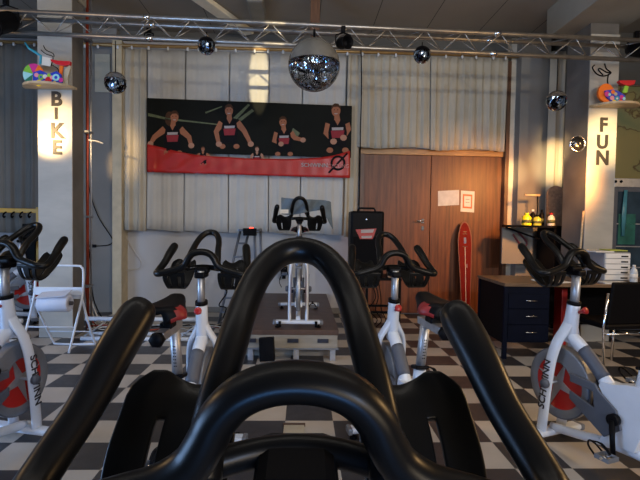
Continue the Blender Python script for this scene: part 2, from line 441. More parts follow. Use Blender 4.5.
# ------------------------------------------------------------------ curtains
def curtain(name, x0, x1, Y, z0, z1, m, label, amp=0.035, wl=0.13, seed=0, cat='curtain', group=None, gather=1.0):
    rnd = random.Random(seed); nx = max(12, int((x1 - x0) / 0.012)); nz = 14
    mb = MB(((x0 + x1) / 2, Y, z0)); idx = mb.mi(m); V = []
    ph = [rnd.uniform(0, 6.28) for _ in range(4)]
    for j in range(nz + 1):
        tz = j / nz; row = []
        for i in range(nx + 1):
            x = x0 + (x1 - x0) * i / nx
            y = amp * (0.55 * math.sin(2 * PI * x / wl + ph[0] + 0.9 * math.sin(x * 3.1 + ph[1])) + 0.3 * math.sin(2 * PI * x / (wl * 2.3) + ph[2] + tz * 0.8) + 0.25 * math.sin(2 * PI * x / (wl * 0.43) + ph[3]))
            y *= (0.55 + 0.45 * (1 - tz))
            z = z0 + (z1 - z0) * tz + (0.012 * math.sin(x * 7 + ph[1]) if j == 0 else 0)
            row.append(mb.bm.verts.new(Vector((x + 0.01 * math.sin(x * 9 + tz * 2), Y + y, z)) - mb.o))
        V.append(row)
    for j in range(nz):
        for i in range(nx):
            f = mb.bm.faces.new((V[j][i], V[j][i + 1], V[j + 1][i + 1], V[j + 1][i])); f.material_index = idx; f.smooth = True
    return tag(mb.build(name, solid=0.004), label, cat, group)

zr = at(150, 50, 6.5).z
curtain('curtain', at(123, 200, 6.5).x, at(146, 200, 6.5).x, 6.47, at(130, 231, 6.5).z, zr, cream, 'cream curtain panel gathered at the left end, lit by warm light', 0.05, 0.14, 1)
xs = [146, 184.5, 229, 268, 300, 344]
words = ['first', 'second', 'third', 'fourth', 'fifth']
for i in range(5):
    curtain('curtain', at(xs[i] + 0.6, 200, 6.5).x, at(xs[i + 1] - 0.3, 200, 6.5).x, 6.5, at(xs[i], 230 + i * 1.0, 6.5).z, zr, creamb,
            'pale curtain panel hanging behind the banner, %s from the banner\'s left end' % words[i], 0.012, 0.16, 3 + i)
curtain('curtain', at(345, 200, 6.46).x, at(357, 200, 6.46).x, 6.46, at(350, 238, 6.42).z, zr, cream, 'narrow cream curtain panel hanging between the banner and the door', 0.03, 0.09, 11)
curtain('curtain', at(358, 100, 6.45).x, at(430, 100, 6.45).x, 6.45, at(400, 148, 6.45).z, zr, cream, 'cream pleated curtain above the left leaf of the brown door', 0.035, 0.12, 12)
curtain('curtain', at(431, 100, 6.45).x, at(506, 100, 6.45).x, 6.45, at(460, 150, 6.45).z, zr, cream, 'cream pleated curtain above the right leaf of the brown door', 0.035, 0.12, 13)
curtain('curtain', at(546, 200, 6.25).x, at(564, 200, 6.25).x, 6.22, at(550, 228, 6.3).z, 3.5, cream, 'narrow cream curtain brightly lit beside the right column', 0.04, 0.11, 14)
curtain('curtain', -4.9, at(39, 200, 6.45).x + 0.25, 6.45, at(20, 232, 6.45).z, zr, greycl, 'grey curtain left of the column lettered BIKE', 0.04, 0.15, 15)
tag(MB((0, 6.42, zr + 0.03)).tube([(-5.1, 6.44, zr + 0.03), (-2.9, 6.44, zr + 0.03), (0, 6.44, zr + 0.03), (2.9, 6.44, zr + 0.03)], 0.022, brass).build('curtain_rail'), 'brown curtain rail running above all the curtains', 'rail')
clip = None
for i in range(34):
    x = -4.3 + i * 0.212 + random.uniform(-0.05, 0.05)
    if clip is None:
        clip = MB().lathe([(0, -0.022), (0.012, -0.02), (0.016, 0), (0.012, 0.02), (0, 0.022)], whitep, seg=8).build('curtain_clip'); k = clip
    else:
        k = clip.copy(); COL.objects.link(k)
    k.location = (x, 6.40, zr - 0.01); tag(k, 'small pale curtain clip on the brown curtain rail', 'clip', 'curtain clips along the rail')

# ------------------------------------------------------------------ banner
YB = 6.40
def Mskin(n, c): return mat(n, c, 0.7, var=0.08, vscale=30, spec=0.1)
skin = Mskin('printed_skin', (0.36, 0.145, 0.08)); skin_w = Mskin('printed_skin_light', (0.45, 0.24, 0.16)); hair = Mskin('printed_hair', (0.07, 0.035, 0.02))
top_k = Mskin('printed_black_top', (0.008, 0.008, 0.01)); pr_red = Mskin('printed_red', (0.30, 0.04, 0.05)); pr_w = Mskin('printed_white', (0.42, 0.38, 0.38))
bn = empty('banner', 'wide photo banner of indoor cyclists above a red strip, hung on the curtain', 'banner', at(250, 138, YB))
O = bn.location
MB(O).flat([(147, 98), (352, 106), (351, 158), (147, 152)], YB, 0.004, mat('banner_print_dark', (0.005, 0.006, 0.005), 0.6, var=0.6, vscale=3, col2=(0.009, 0.010, 0.008), spec=0.1)).build('printed_photo', bn)
# red strip, rippled
rb = MB(O); idx = rb.mi(mat('banner_red', (0.50, 0.025, 0.02), 0.33, var=0.15, vscale=6)); V = []
topl = [(147, 144), (160, 147), (180, 152), (200, 155.5), (250, 158.5), (290, 159), (320, 157.5), (336, 155), (352, 150)]
def interp(x, L):
    for (x0, y0), (x1, y1) in zip(L, L[1:]):
        if x <= x1: return y0 + (y1 - y0) * (x - x0) / (x1 - x0)
    return L[-1][1]
for i in range(83):
    x = 147 + (350 - 147) * i / 82; row = []
    for j in range(9):
        yt = interp(x, topl); yb = 172 + (x - 147) / 203 * 6
        y = yt + (yb - yt) * j / 8
        P = at(x, y, YB - 0.010); P.y += 0.010 * math.sin(x * 0.22 + y * 0.35) * max(0, (1 - abs(x - 190) / 70)) + 0.002 * math.sin(x * 0.5)
        row.append(rb.bm.verts.new(P - O))
    V.append(row)
for i in range(82):
    for j in range(8):
        f = rb.bm.faces.new((V[i][j], V[i][j + 1], V[i + 1][j + 1], V[i + 1][j])); f.material_index = idx; f.smooth = True
rb.build('red_strip', bn, solid=0.004)

def ell(cx, cy, rx, ry, n=14, a=0.0):
    return [(cx + rx * math.cos(t) * math.cos(a) - ry * math.sin(t) * math.sin(a), cy + rx * math.cos(t) * math.sin(a) + ry * math.sin(t) * math.cos(a)) for t in [2 * PI * k / n for k in range(n)]]
def limb(pts, w):
    out_l, out_r = [], []
    for i, (x, y) in enumerate(pts):
        x0, y0 = pts[max(i - 1, 0)]; x1, y1 = pts[min(i + 1, len(pts) - 1)]
        dx, dy = x1 - x0, y1 - y0; l = math.hypot(dx, dy) or 1
        ww = w[i] if isinstance(w, list) else w
        out_l.append((x - dy / l * ww, y + dx / l * ww)); out_r.append((x + dy / l * ww, y - dx / l * ww))
    return out_l + out_r[::-1]
def cyclist(cx, cy, s, sk, lh, rh, tilt=0, long_hair=False):
    """cx, cy: head centre; s: head half height in photo units; lh, rh: elbow and hand offsets"""
    mb = MB(O); Y = YB - 0.005
    sh = cy + s * 1.9
    T = [(cx - s * 1.15 + tilt, sh - s * .1), (cx - s * .6 + tilt, sh - s * .35), (cx + s * .6 + tilt, sh - s * .35), (cx + s * 1.15 + tilt, sh - s * .1), (cx + s * 1.3 + tilt, sh + s * .6), (cx + s * 1.5 + tilt, sh + s * 1.6), (cx + s * 1.45 + tilt, sh + s * 3.0), (cx + s * 1.2 + tilt, sh + s * 3.8), (cx - s * 1.2 + tilt, sh + s * 3.8), (cx - s * 1.45 + tilt, sh + s * 3.0), (cx - s * 1.5 + tilt, sh + s * 1.6), (cx - s * 1.3 + tilt, sh + s * .6)]
    if long_hair: mb.flat(ell(cx - s * .9, cy + s * .3, s * .8, s * 1.3), Y + 0.0005, 0.0005, hair)
    mb.flat([(cx - s * .35 + tilt / 2, cy + s * .4), (cx + s * .35 + tilt / 2, cy + s * .4), (cx + s * .6 + tilt, sh + s * .6), (cx - s * .6 + tilt, sh + s * .6)], Y, 0.0008, sk)
    for (e, h), sg in ((lh, -1), (rh, 1)):
        S0 = (cx + tilt + sg * s * 1.35, sh + s * .25)
        mb.flat(limb([S0, (cx + e[0] * s, cy + e[1] * s), (cx + h[0] * s, cy + h[1] * s)], [s * .62, s * .45, s * .32]), Y, 0.0010, sk)
        mb.flat(ell(cx + h[0] * s, cy + h[1] * s, s * .55, s * .5, 10), Y, 0.0030, skin_w)
    mb.flat(T, Y, 0.0016, top_k)
    mb.flat([(cx - s * .45 + tilt, sh - s * .35), (cx + s * .45 + tilt, sh - s * .35), (cx + tilt, sh + s * .5)], Y, 0.0020, sk)
    mb.flat([(cx - s * .95 + tilt, sh + s * .85), (cx + s * .95 + tilt, sh + s * .8), (cx + s * .9 + tilt, sh + s * 1.25), (cx - s * .9 + tilt, sh + s * 1.3)], Y, 0.0022, pr_w)
    mb.flat([(cx - s * 1.1 + tilt, sh + s * 1.35), (cx + s * 1.1 + tilt, sh + s * 1.3), (cx + s * .9 + tilt, sh + s * 2.5), (cx - s * .9 + tilt, sh + s * 2.55)], Y, 0.0022, pr_red)
    for sg in (-1, 1):
        mb.flat(limb([(cx + tilt + sg * s * .6, sh + s * 3.3), (cx + tilt + sg * s * 1.1, sh + s * 4.3)], [s * .6, s * .5]), Y, 0.0012, top_k)
        mb.flat(ell(cx + tilt + sg * s * 1.25, sh + s * 4.5, s * .55, s * .45, 10), Y, 0.0014, sk)
    mb.flat(ell(cx, cy, s * .72, s, 16), Y, 0.0024, sk)
    mb.flat([(cx - s * .75, cy - s * .1), (cx - s * .7, cy - s * .8), (cx - s * .2, cy - s * 1.15), (cx + s * .35, cy - s * 1.1), (cx + s * .75, cy - s * .6), (cx + s * .72, cy - s * .2), (cx + s * .3, cy - s * .6), (cx - s * .4, cy - s * .55)], Y, 0.0030, hair)
    mb.flat([(cx - s * .3, cy + s * .45), (cx + s * .3, cy + s * .45), (cx + s * .2, cy + s * .6), (cx - s * .2, cy + s * .6)], Y, 0.0029, pr_w)
    for sg in (-1, 1): mb.flat(ell(cx + sg * s * .28, cy - s * .1, s * .1, s * .07, 6), Y, 0.0029, top_k)
    mb.build('printed_cyclist', bn)
cyclist(174.5, 117, 5.6, skin, ((-3.6, 3.6), (-4.3, 4.8)), ((2.6, 3.6), (3.0, 5.1)), -2.0, True)
cyclist(229, 110.5, 5.6, skin, ((-2.3, 3.8), (-1.8, 6.0)), ((2.7, 3.6), (3.9, 6.0)), 0.5)
cyclist(283, 122, 5.0, skin, ((-1.8, 3.8), (-0.4, 4.4)), ((2.4, 3.2), (4.0, 3.6)), 1.0)
cyclist(336, 110.5, 6.2, skin, ((-1.6, 3.6), (-0.4, 5.0)), ((2.0, 3.0), (1.2, 4.4)), 1.6)
cyclist(203, 149, 2.4, skin, ((-2.2, 2.4), (-2.6, 3.0)), ((2.2, 2.4), (2.6, 3.0)), 0)
cyclist(257, 149, 2.6, skin_w, ((-2.0, 2.4), (-2.2, 3.2)), ((2.0, 2.4), (2.2, 3.2)), 0)
mb = MB(O)
gl = mat('printed_green', (0.10, 0.12, 0.05), 0.5, var=0.3, vscale=20)
for pts in ([(233, 118), (248, 104), (250, 105), (237, 119)], [(238, 119), (252, 109), (254, 111), (241, 121)], [(148, 113), (168, 118), (168, 120), (148, 116)], [(168, 118), (218, 124), (218, 125), (168, 120)], [(293, 128), (300, 133), (296, 140), (290, 136)], [(205, 112), (222, 106), (222, 107), (206, 113.5)]):
    MB(O).flat(pts, YB - 0.0045, 0.0005, gl).build('printed_light', bn)
for s_, x_, y_, m_ in (('SCHWINN', 314.5, 165.3, pr_w), ('CYCLING', 338.5, 166.2, mat('printed_pink', (0.55, 0.2, 0.18), 0.5, var=0.05))):
    P = at(x_, y_, YB - 0.024) - O
    text('lettering', s_, 0.072, m_, Matrix.Translation(P) @ FACE, bn, 0.0008, 0.001 if s_ == 'SCHWINN' else 0, sx=1.02 if s_ == 'SCHWINN' else 0.92)
P0 = at(338, 163, YB - 0.022) - O
mb = MB((0, 0, 0)); ring = [(P0 + Vector((0.085 * math.cos(t), 0, 0.085 * math.sin(t)))) for t in [2 * PI * k / 28 for k in range(28)]]
mb.tube(ring, [(0.014, 0.003)] * 28, top_k, 8, ref=(0, 1, 0), closed=True)
mb.tube([P0 + Vector((-0.12, 0, -0.13)), P0 + Vector((0.12, 0, 0.13))], [(0.012, 0.003)] * 2, top_k, 8, ref=(0, 1, 0))
mb.build('emblem', bn)

# ------------------------------------------------------------------ lighting truss
TL = at(50, 34, 4.80); TR = at(600, 58.5, 4.90)
tdir = (TR - TL).normalized(); TL = TL - tdir * 1.1; TR = TR + tdir * 1.0
tr = empty('lighting_truss', 'aluminium lighting truss spanning the room under the ceiling', 'truss', TL)
tv = Vector((-tdir.y, tdir.x, 0)).normalized()
up = Vector((0, 0, 1))
ch = [Vector((0, 0, 0)), up * 0.165 + tv * 0.09, up * 0.165 - tv * 0.09]
Lt = (TR - TL).length
for c in ch: MB().tube([c, c + tdir * Lt], 0.021, rig, 12).build('chord', tr)
mb = MB(); nseg = 40; st = Lt / nseg
for i in range(nseg):
    for k, (a_, b_) in enumerate(((0, 1), (0, 2), (1, 2))):
        p_ = ch[a_] + tdir * (st * i); q_ = ch[b_] + tdir * (st * (i + 1))
        if i % 2: p_, q_ = ch[b_] + tdir * (st * i), ch[a_] + tdir * (st * (i + 1))
        if k == 2 and i % 2: continue
        mb.tube([p_, q_], 0.0048, rig, 6)
mb.build('bracing', tr)
for s_ in (0.27, 0.72):
    c = tdir * (Lt * s_)
    for q in ch: MB().tube([q + c - tdir * 0.03, q + c + tdir * 0.03], 0.026, chrome, 12).build('coupler', tr)
# clamp hangers and par cans
def parcan(px_, py_, Y, label, yaw, pitch, s=1.0):
    P = at(px_, py_, Y)
    o = empty('stage_light', label, 'stage light', P)
    Mx = Matrix.Rotation(yaw, 4, 'Z') @ Matrix.Rotation(pitch, 4, 'X')
    MB().lathe([(0, -0.10 * s), (0.05 * s, -0.10 * s), (0.075 * s, -0.04 * s), (0.08 * s, 0.10 * s), (0.088 * s, 0.11 * s), (0.075 * s, 0.11 * s), (0.07 * s, 0.02 * s), (0, 0.0)], blackm, Mx, 20).build('housing', o)
    MB().tube([(-0.095 * s, 0, 0), (-0.095 * s, 0, 0.10 * s), (0, 0, 0.13 * s), (0.095 * s, 0, 0.10 * s), (0.095 * s, 0, 0)], [(0.006, 0.014)] * 5, blackm, 8, ref=(0, 1, 0)).build('yoke', o)
    MB().box((0, 0, 0.17 * s), (0.04, 0.05, 0.08 * s), blackm, bevel=0.005).build('clamp', o)
    return o
parcan(343, 43, 4.56, 'black stage light on the truss just right of the big mirror ball', 0.5, R(100), 0.72)
parcan(6, 22, 4.7, 'black stage light at the left end of the truss', -0.5, R(120), 1.2)
parcan(636, 50, 4.95, 'black stage light at the right end of the truss', 0.4, R(110), 0.9)
parcan(149, 38, 5.05, 'small black stage light on the truss between the left column and the banner', 0.4, R(110), 0.45)

# ------------------------------------------------------------------ mirror balls
def tile_mat():
    m, t, b = nt('mirror_tiles')
    tc = t.nodes.new('ShaderNodeTexCoord')
    v = t.nodes.new('ShaderNodeTexVoronoi'); v.inputs['Scale'].default_value = 26
    t.links.new(tc.outputs['Object'], v.inputs['Vector'])
    r = t.nodes.new('ShaderNodeValToRGB'); e = r.color_ramp.elements
    e[0].color = (0.02, 0.02, 0.03, 1); e[0].position = 0.35; e[1].color = (0.55, 0.75, 1.0, 1); e[1].position = 0.7
    sx = t.nodes.new('ShaderNodeSeparateColor'); t.links.new(v.outputs['Color'], sx.inputs[0]); t.links.new(sx.outputs[0], r.inputs[0])
    t.links.new(r.outputs[0], b.inputs['Base Color']); b.inputs['Metallic'].default_value = 1; b.inputs['Roughness'].default_value = 0.08
    return m
tilem = tile_mat()
ballgrey = mat('tinted_shell', (0.30, 0.29, 0.26), 0.12, 0.5, var=0.25, vscale=5)
def glass_mat():
    m, t, b = nt('clear_shell')
    b.inputs['Base Color'].default_value = (0.9, 0.92, 0.95, 1); b.inputs['Roughness'].default_value = 0.03
    b.inputs['Transmission Weight'].default_value = 1.0; b.inputs['IOR'].default_value = 1.12
    n = t.nodes.new('ShaderNodeTexNoise'); n.inputs['Scale'].default_value = 4
    mr = t.nodes.new('ShaderNodeMapRange'); mr.inputs['To Min'].default_value = 0.02; mr.inputs['To Max'].default_value = 0.10
    t.links.new(n.outputs[0], mr.inputs['Value']); t.links.new(mr.outputs[0], b.inputs['Roughness'])
    return m
glassm = glass_mat()
def facet_ball(mb, r, m, z0=-1, z1=1, rows=14):
    idx = mb.mi(m); rnd = random.Random(3)
    for j in range(rows):
        a0 = -PI / 2 + PI * j / rows; a1 = -PI / 2 + PI * (j + 1) / rows
        if math.sin((a0 + a1) / 2) < z0 or math.sin((a0 + a1) / 2) > z1: continue
        n = max(4, int(2 * rows * math.cos((a0 + a1) / 2)))
        for k in range(n):
            b0 = 2 * PI * k / n + 0.02; b1 = 2 * PI * (k + 1) / n - 0.02
            tilt = Vector((rnd.uniform(-1, 1), rnd.uniform(-1, 1), rnd.uniform(-1, 1))) * r * 0.016
            vs = []
            for (aa, bb, sg) in ((a0, b0, 1), (a0, b1, -1), (a1, b1, 1), (a1, b0, -1)):
                vs.append(mb.bm.verts.new(Vector((r * math.cos(aa) * math.cos(bb), r * math.cos(aa) * math.sin(bb), r * math.sin(aa))) + tilt * sg))
            f = mb.bm.faces.new(vs); f.material_index = idx
def sphere_prof(r, a0, a1, n=18): return [(max(0, r * math.cos(a0 + (a1 - a0) * k / n)), r * math.sin(a0 + (a1 - a0) * k / n)) for k in range(n + 1)]
P = at(314, 65, 4.62)
bb = empty('mirror_ball', 'large mirror ball with a grey upper half hanging at the centre of the truss', 'mirror ball', P)
rB = 0.245
mb = MB(); facet_ball(mb, rB * 0.84, tilem, -1, 0.12, 44); mb.build('mirror_tiles', bb)
MB().lathe(sphere_prof(rB * 0.985, 0.05, PI / 2), ballgrey).lathe([(rB * .985, 0.012), (rB * .80, 0.03), (0, 0.03)], ballgrey).build('upper_dome', bb)
MB().lathe(sphere_prof(rB, -PI / 2, 0.08, 14), glassm).build('clear_shell', bb, smooth=True)
MB().tube([(0, 0, rB * .97), (0, 0.1, rB + 0.12)], 0.012, blackm).build('hanger', bb)
def small_ball(px_, py_, Y, r, label, topdark=True, hang=0.3):
    o = empty('mirror_ball', label, 'mirror ball', at(px_, py_, Y), group='small mirror balls hanging from the truss')
    mb = MB(); facet_ball(mb, r, tilem, -1, 1, 12); mb.build('mirror_tiles', o)
    MB().lathe(sphere_prof(r * 1.03, 0.3, PI / 2, 8), blackp if topdark else chrome).build('cap', o)
    MB().tube([(0, 0, r), (0, 0, r + hang)], 0.005, blackm, 8).build('hanger', o)
    return o
small_ball(115.5, 83, 4.83, 0.103, 'small mirror ball hanging on a rod beside the left column', False, 0.30)
small_ball(206.5, 46, 4.83, 0.085, 'small mirror ball with a dark cap close under the truss above the banner', True, 0.05)
small_ball(422, 55, 4.87, 0.085, 'small mirror ball with a dark cap close under the truss above the brown door', True, 0.04)
small_ball(556.5, 101, 4.89, 0.10, 'small mirror ball hanging on a rod beside the right column', False, 0.34)
# round mirror on the right column's grey flank
P = at(577.5, 143.5, 5.05)
o = empty('round_mirror', 'dark round convex mirror with a chrome rim beside the column lettered FUN', 'mirror', P)
Mr = Matrix.Rotation(R(90), 4, 'X')
MB().lathe([(0.0, 0.03), (0.03, 0.028), (0.06, 0.018), (0.075, 0.004)], mat('dark_mirror', (0.10, 0.10, 0.10), 0.15, 0.9, var=0.1), Mr).build('glass', o)
MB().lathe([(0.072, -0.01), (0.085, -0.01), (0.087, 0.004), (0.080, 0.012), (0.073, 0.004)], chrome, Mr).build('rim', o)
MB().tube([(0.0, 0.0, 0.0), (0.0, 0.12, 0), (cr[0] - P.x + .01, .14, 0)], 0.01, blackm, 8).build('bracket', o)

# ceiling fittings
P0 = atz(245, -8, CZ); P1 = atz(268, 16, CZ)
tag(MB(((P0.x + P1.x) / 2, (P0.y + P1.y) / 2, CZ)).box(((P0.x + P1.x) / 2, (P0.y + P1.y) / 2, CZ - 0.05), (abs(P1.x - P0.x) * .9, abs(P1.y - P0.y), 0.10), mat('grey_speaker_grille', (0.20, 0.19, 0.16), 0.6, var=0.1), bevel=0.025).build('ceiling_panel'), 'grey rounded panel fixed flat under the ceiling above the truss', 'ceiling panel')
P = at(315, 20, 5.35)
tag(MB(P).box2((P.x - 0.05, 5.3, 3.28), (P.x + 0.05, 5.4, CZ), wood_d, bevel=0.004).build('wooden_post'), 'short brown wooden post from the ceiling down to the truss behind the big mirror ball', 'post')

# ------------------------------------------------------------------ lettering and shelves on the columns
dark_l = mat('dark_lettering', (0.016, 0.012, 0.008), 0.6, var=0.1)
def letter(ch_, px_, py_, h, label, sx=1.0):
    P = at(px_, py_, 5.128)
    o = text('wall_letter', ch_, h * 1.38, dark_l, FACE, None, 0.006, 0.006, sx=sx)
    o.location = P
    tag(o, label, 'letter')
for ch_, x_, y_, h_, nm in (('B', 56.3, 99.5, 0.145, 'B'), ('I', 56.2, 114, 0.115, 'I'), ('K', 57.2, 131.5, 0.155, 'K'), ('E', 57, 148, 0.145, 'E')):
    letter(ch_, x_, y_, h_, 'dark letter %s on the front of the left column' % nm, 1.0)
for ch_, x_, y_, h_ in (('F', 603.5, 125.5, 0.15), ('U', 602.5, 142.5, 0.145), ('N', 602.5, 158.5, 0.155)):
    letter(ch_, x_, y_, h_, 'dark letter %s on the front of the right column' % ch_, 0.9)
def half_shelf(pl, pr, py_, label):
    A = at(pl, py_, 5.10); B = at(pr, py_, 5.10); r = (B.x - A.x) / 2; cx = (A.x + B.x) / 2
    mb = MB((cx, 5.12, A.z))
    poly = [(-r, 0.0)] + [(-r * math.cos(t), -0.24 * math.sin(t)) for t in [PI * k / 16 for k in range(17)]][1:-1] + [(r, 0.0)]
    mb.prism([(x, y) for x, y in poly], 0.022, wood_l, Matrix.Translation((cx, 5.125, A.z - 0.022)))
    tag(mb.build('wall_shelf'), label, 'shelf')
    return cx, A.z
half_shelf(24, 76, 86, 'half-round pale wooden shelf on the left column above the letter B')
half_shelf(591, 637, 105, 'half-round pale wooden shelf on the right column above the letter F')

def paint(n, c): return mat('craft_' + n, c, 0.4, var=0.05)
pc = dict(blue=(0.02, 0.05, 0.5), teal=(0.03, 0.32, 0.45), green=(0.2, 0.5, 0.05), mag=(0.6, 0.03, 0.25), orange=(0.85, 0.17, 0.01), yel=(0.85, 0.65, 0.03), sky=(0.35, 0.7, 0.7), wht=(0.7, 0.68, 0.6), redd=(0.6, 0.01, 0.02), dkg=(0.02, 0.18, 0.1), beige=(0.5, 0.42, 0.28), pink=(0.8, 0.3, 0.35), lime=(0.3, 0.6, 0.05))
PM = {k: paint(k, v) for k, v in pc.items()}
Ys = 5.02
o = empty('painted_toy_bike', 'colourful hand-painted model exercise bike with a sectored wheel on the left column shelf', 'model', at(50, 86, Ys))
O = o.location
cols = ['mag', 'green', 'sky', 'dkg', 'yel', 'orange']
angs = [-40, -110, -165, -230, -275, -320, -400]
mb = MB(O)
cx, cy, rr = 34.2, 74.6, 10.2
for i, k in enumerate(['mag', 'green', 'sky', 'dkg', 'yel', 'orange']):
    a0 = R([-60, -115, -165, -215, -260, -330][i]); a1 = R([-115, -165, -215, -260, -330, -420][i])
    pts = [(cx, cy)] + [(cx + rr * math.cos(a0 + (a1 - a0) * q / 6), cy + rr * 1.03 * math.sin(a0 + (a1 - a0) * q / 6)) for q in range(7)]
    mb.flat(pts, Ys, 0.02, PM[k])
mb.build('wheel', o)
mb = MB(O)
mb.flat([(35, 73), (42, 71), (50, 75), (58, 72), (62, 75), (63, 84.5), (40, 85.5), (34, 82)], Ys - 0.022, 0.03, PM['blue'])
for i, (x_, y_, r_, k) in enumerate([(36.5, 75, 2.2, 'pink'), (41, 77, 3, 'green'), (41, 77, 1.2, 'blue'), (45, 76.5, 2.2, 'wht'), (49, 75.5, 2, 'lime'), (48.5, 80, 3.3, 'redd'), (52, 77.5, 2, 'pink'), (56, 77.5, 3.6, 'sky'), (56, 77.5, 1.6, 'blue'), (39, 83, 3.4, 'yel'), (54.5, 83, 1.8, 'yel'), (61, 80, 2.2, 'mag'), (44.5, 82, 1.5, 'orange')]):
    mb.flat(ell(x_, y_, r_, r_, 12), Ys - 0.052 - i * 0.0004, 0.003, PM[k])
mb.build('body', o)
MB(O).flat([(52.5, 60.5), (60, 62), (72, 62.5), (71.5, 66), (66, 67), (58, 65.5), (53, 62.5)], Ys, 0.045, PM['redd']).build('seat', o, bevel=0.003)
MB(O).flat([(60.5, 66), (64, 66.5), (62.5, 75), (61.5, 84.8), (57.5, 84.8), (60, 74)], Ys - 0.01, 0.02, PM['orange']).build('seat_post', o)
MB(O).tube([at(25, 42.5, Ys), at(29, 48.5, Ys), at(35, 52, Ys), at(41, 56, Ys), at(40.5, 64, Ys)], [0.008, 0.011, 0.013, 0.013, 0.012], PM['teal'], 10).build('handlebar', o)
MB(O).flat([(42.5, 56.5), (52, 58.5), (50.5, 66.5), (42, 65)], Ys - 0.01, 0.006, PM['wht']).build('screen', o)
mb = MB(O)
for pts in ([(43.5, 45.5), (46, 50), (53, 53.5), (54, 57)], [(41, 50), (46, 54), (53, 57), (51, 66)], [(52, 65), (58, 69), (59, 74)]):
    mb.tube(smooth_path([tuple(at(x, y, Ys - 0.02)) for x, y in pts], 4), 0.004, blackm, 6)
mb.build('wire', o)
MB(O).flat([(65.5, 70), (70, 66), (72, 67), (68.5, 78), (69, 86), (64, 86)], Ys, 0.02, PM['beige']).build('rear_strut', o)
Yr = 5.02
o = empty('painted_toy_bike', 'hand-painted model exercise bike with an orange wheel on the right column shelf', 'model', at(612, 104, Yr))
O = o.location
MB(O).flat(ell(604.5, 93.5, 7.8, 9.2, 24), Yr, 0.03, PM['orange']).build('wheel', o)
mb = MB(O); mb.flat([(604, 91), (612, 90), (618, 92), (624, 96), (624, 101), (618, 103), (611, 102), (606, 98)], Yr - 0.03, 0.02, PM['blue'])
for i, (x_, y_, r_, k) in enumerate([(607, 94, 2.6, 'mag'), (609.5, 94.5, 1.4, 'sky'), (613, 92, 2, 'orange'), (615.5, 94, 1.7, 'beige'), (612, 98, 2.2, 'pink'), (617, 98.5, 2.4, 'teal'), (617, 98.5, 1, 'wht'), (621.5, 97, 2, 'mag'), (620.5, 101, 2, 'redd'), (614, 101.5, 1.8, 'yel'), (624, 98.5, 1.5, 'sky')]):
    mb.flat(ell(x_, y_, r_, r_, 12), Yr - 0.05 - i * 0.0004, 0.003, PM[k])
mb.build('body', o)
MB(O).flat([(616.5, 81.5), (633, 81.5), (631.5, 85.5), (626, 87), (619, 85), (616.5, 83)], Yr, 0.045, PM['redd']).build('seat', o, bevel=0.003)
MB(O).flat([(624, 86), (627.5, 87), (626, 93), (621.5, 93)], Yr - 0.01, 0.02, PM['lime']).build('seat_post', o)
mb = MB(O)
for pts in ([(604.5, 63.5), (606.5, 69), (611, 73), (604, 76), (597, 74), (592.5, 68), (594.5, 65)], [(603, 75), (598.5, 70), (600, 68.5), (606, 72), (610, 73)], [(608.5, 74), (607.5, 80), (608, 85)]):
    mb.tube(smooth_path([tuple(at(x, y, Yr - 0.01)) for x, y in pts], 5), 0.007, blackm, 8)
mb.build('handlebar', o)

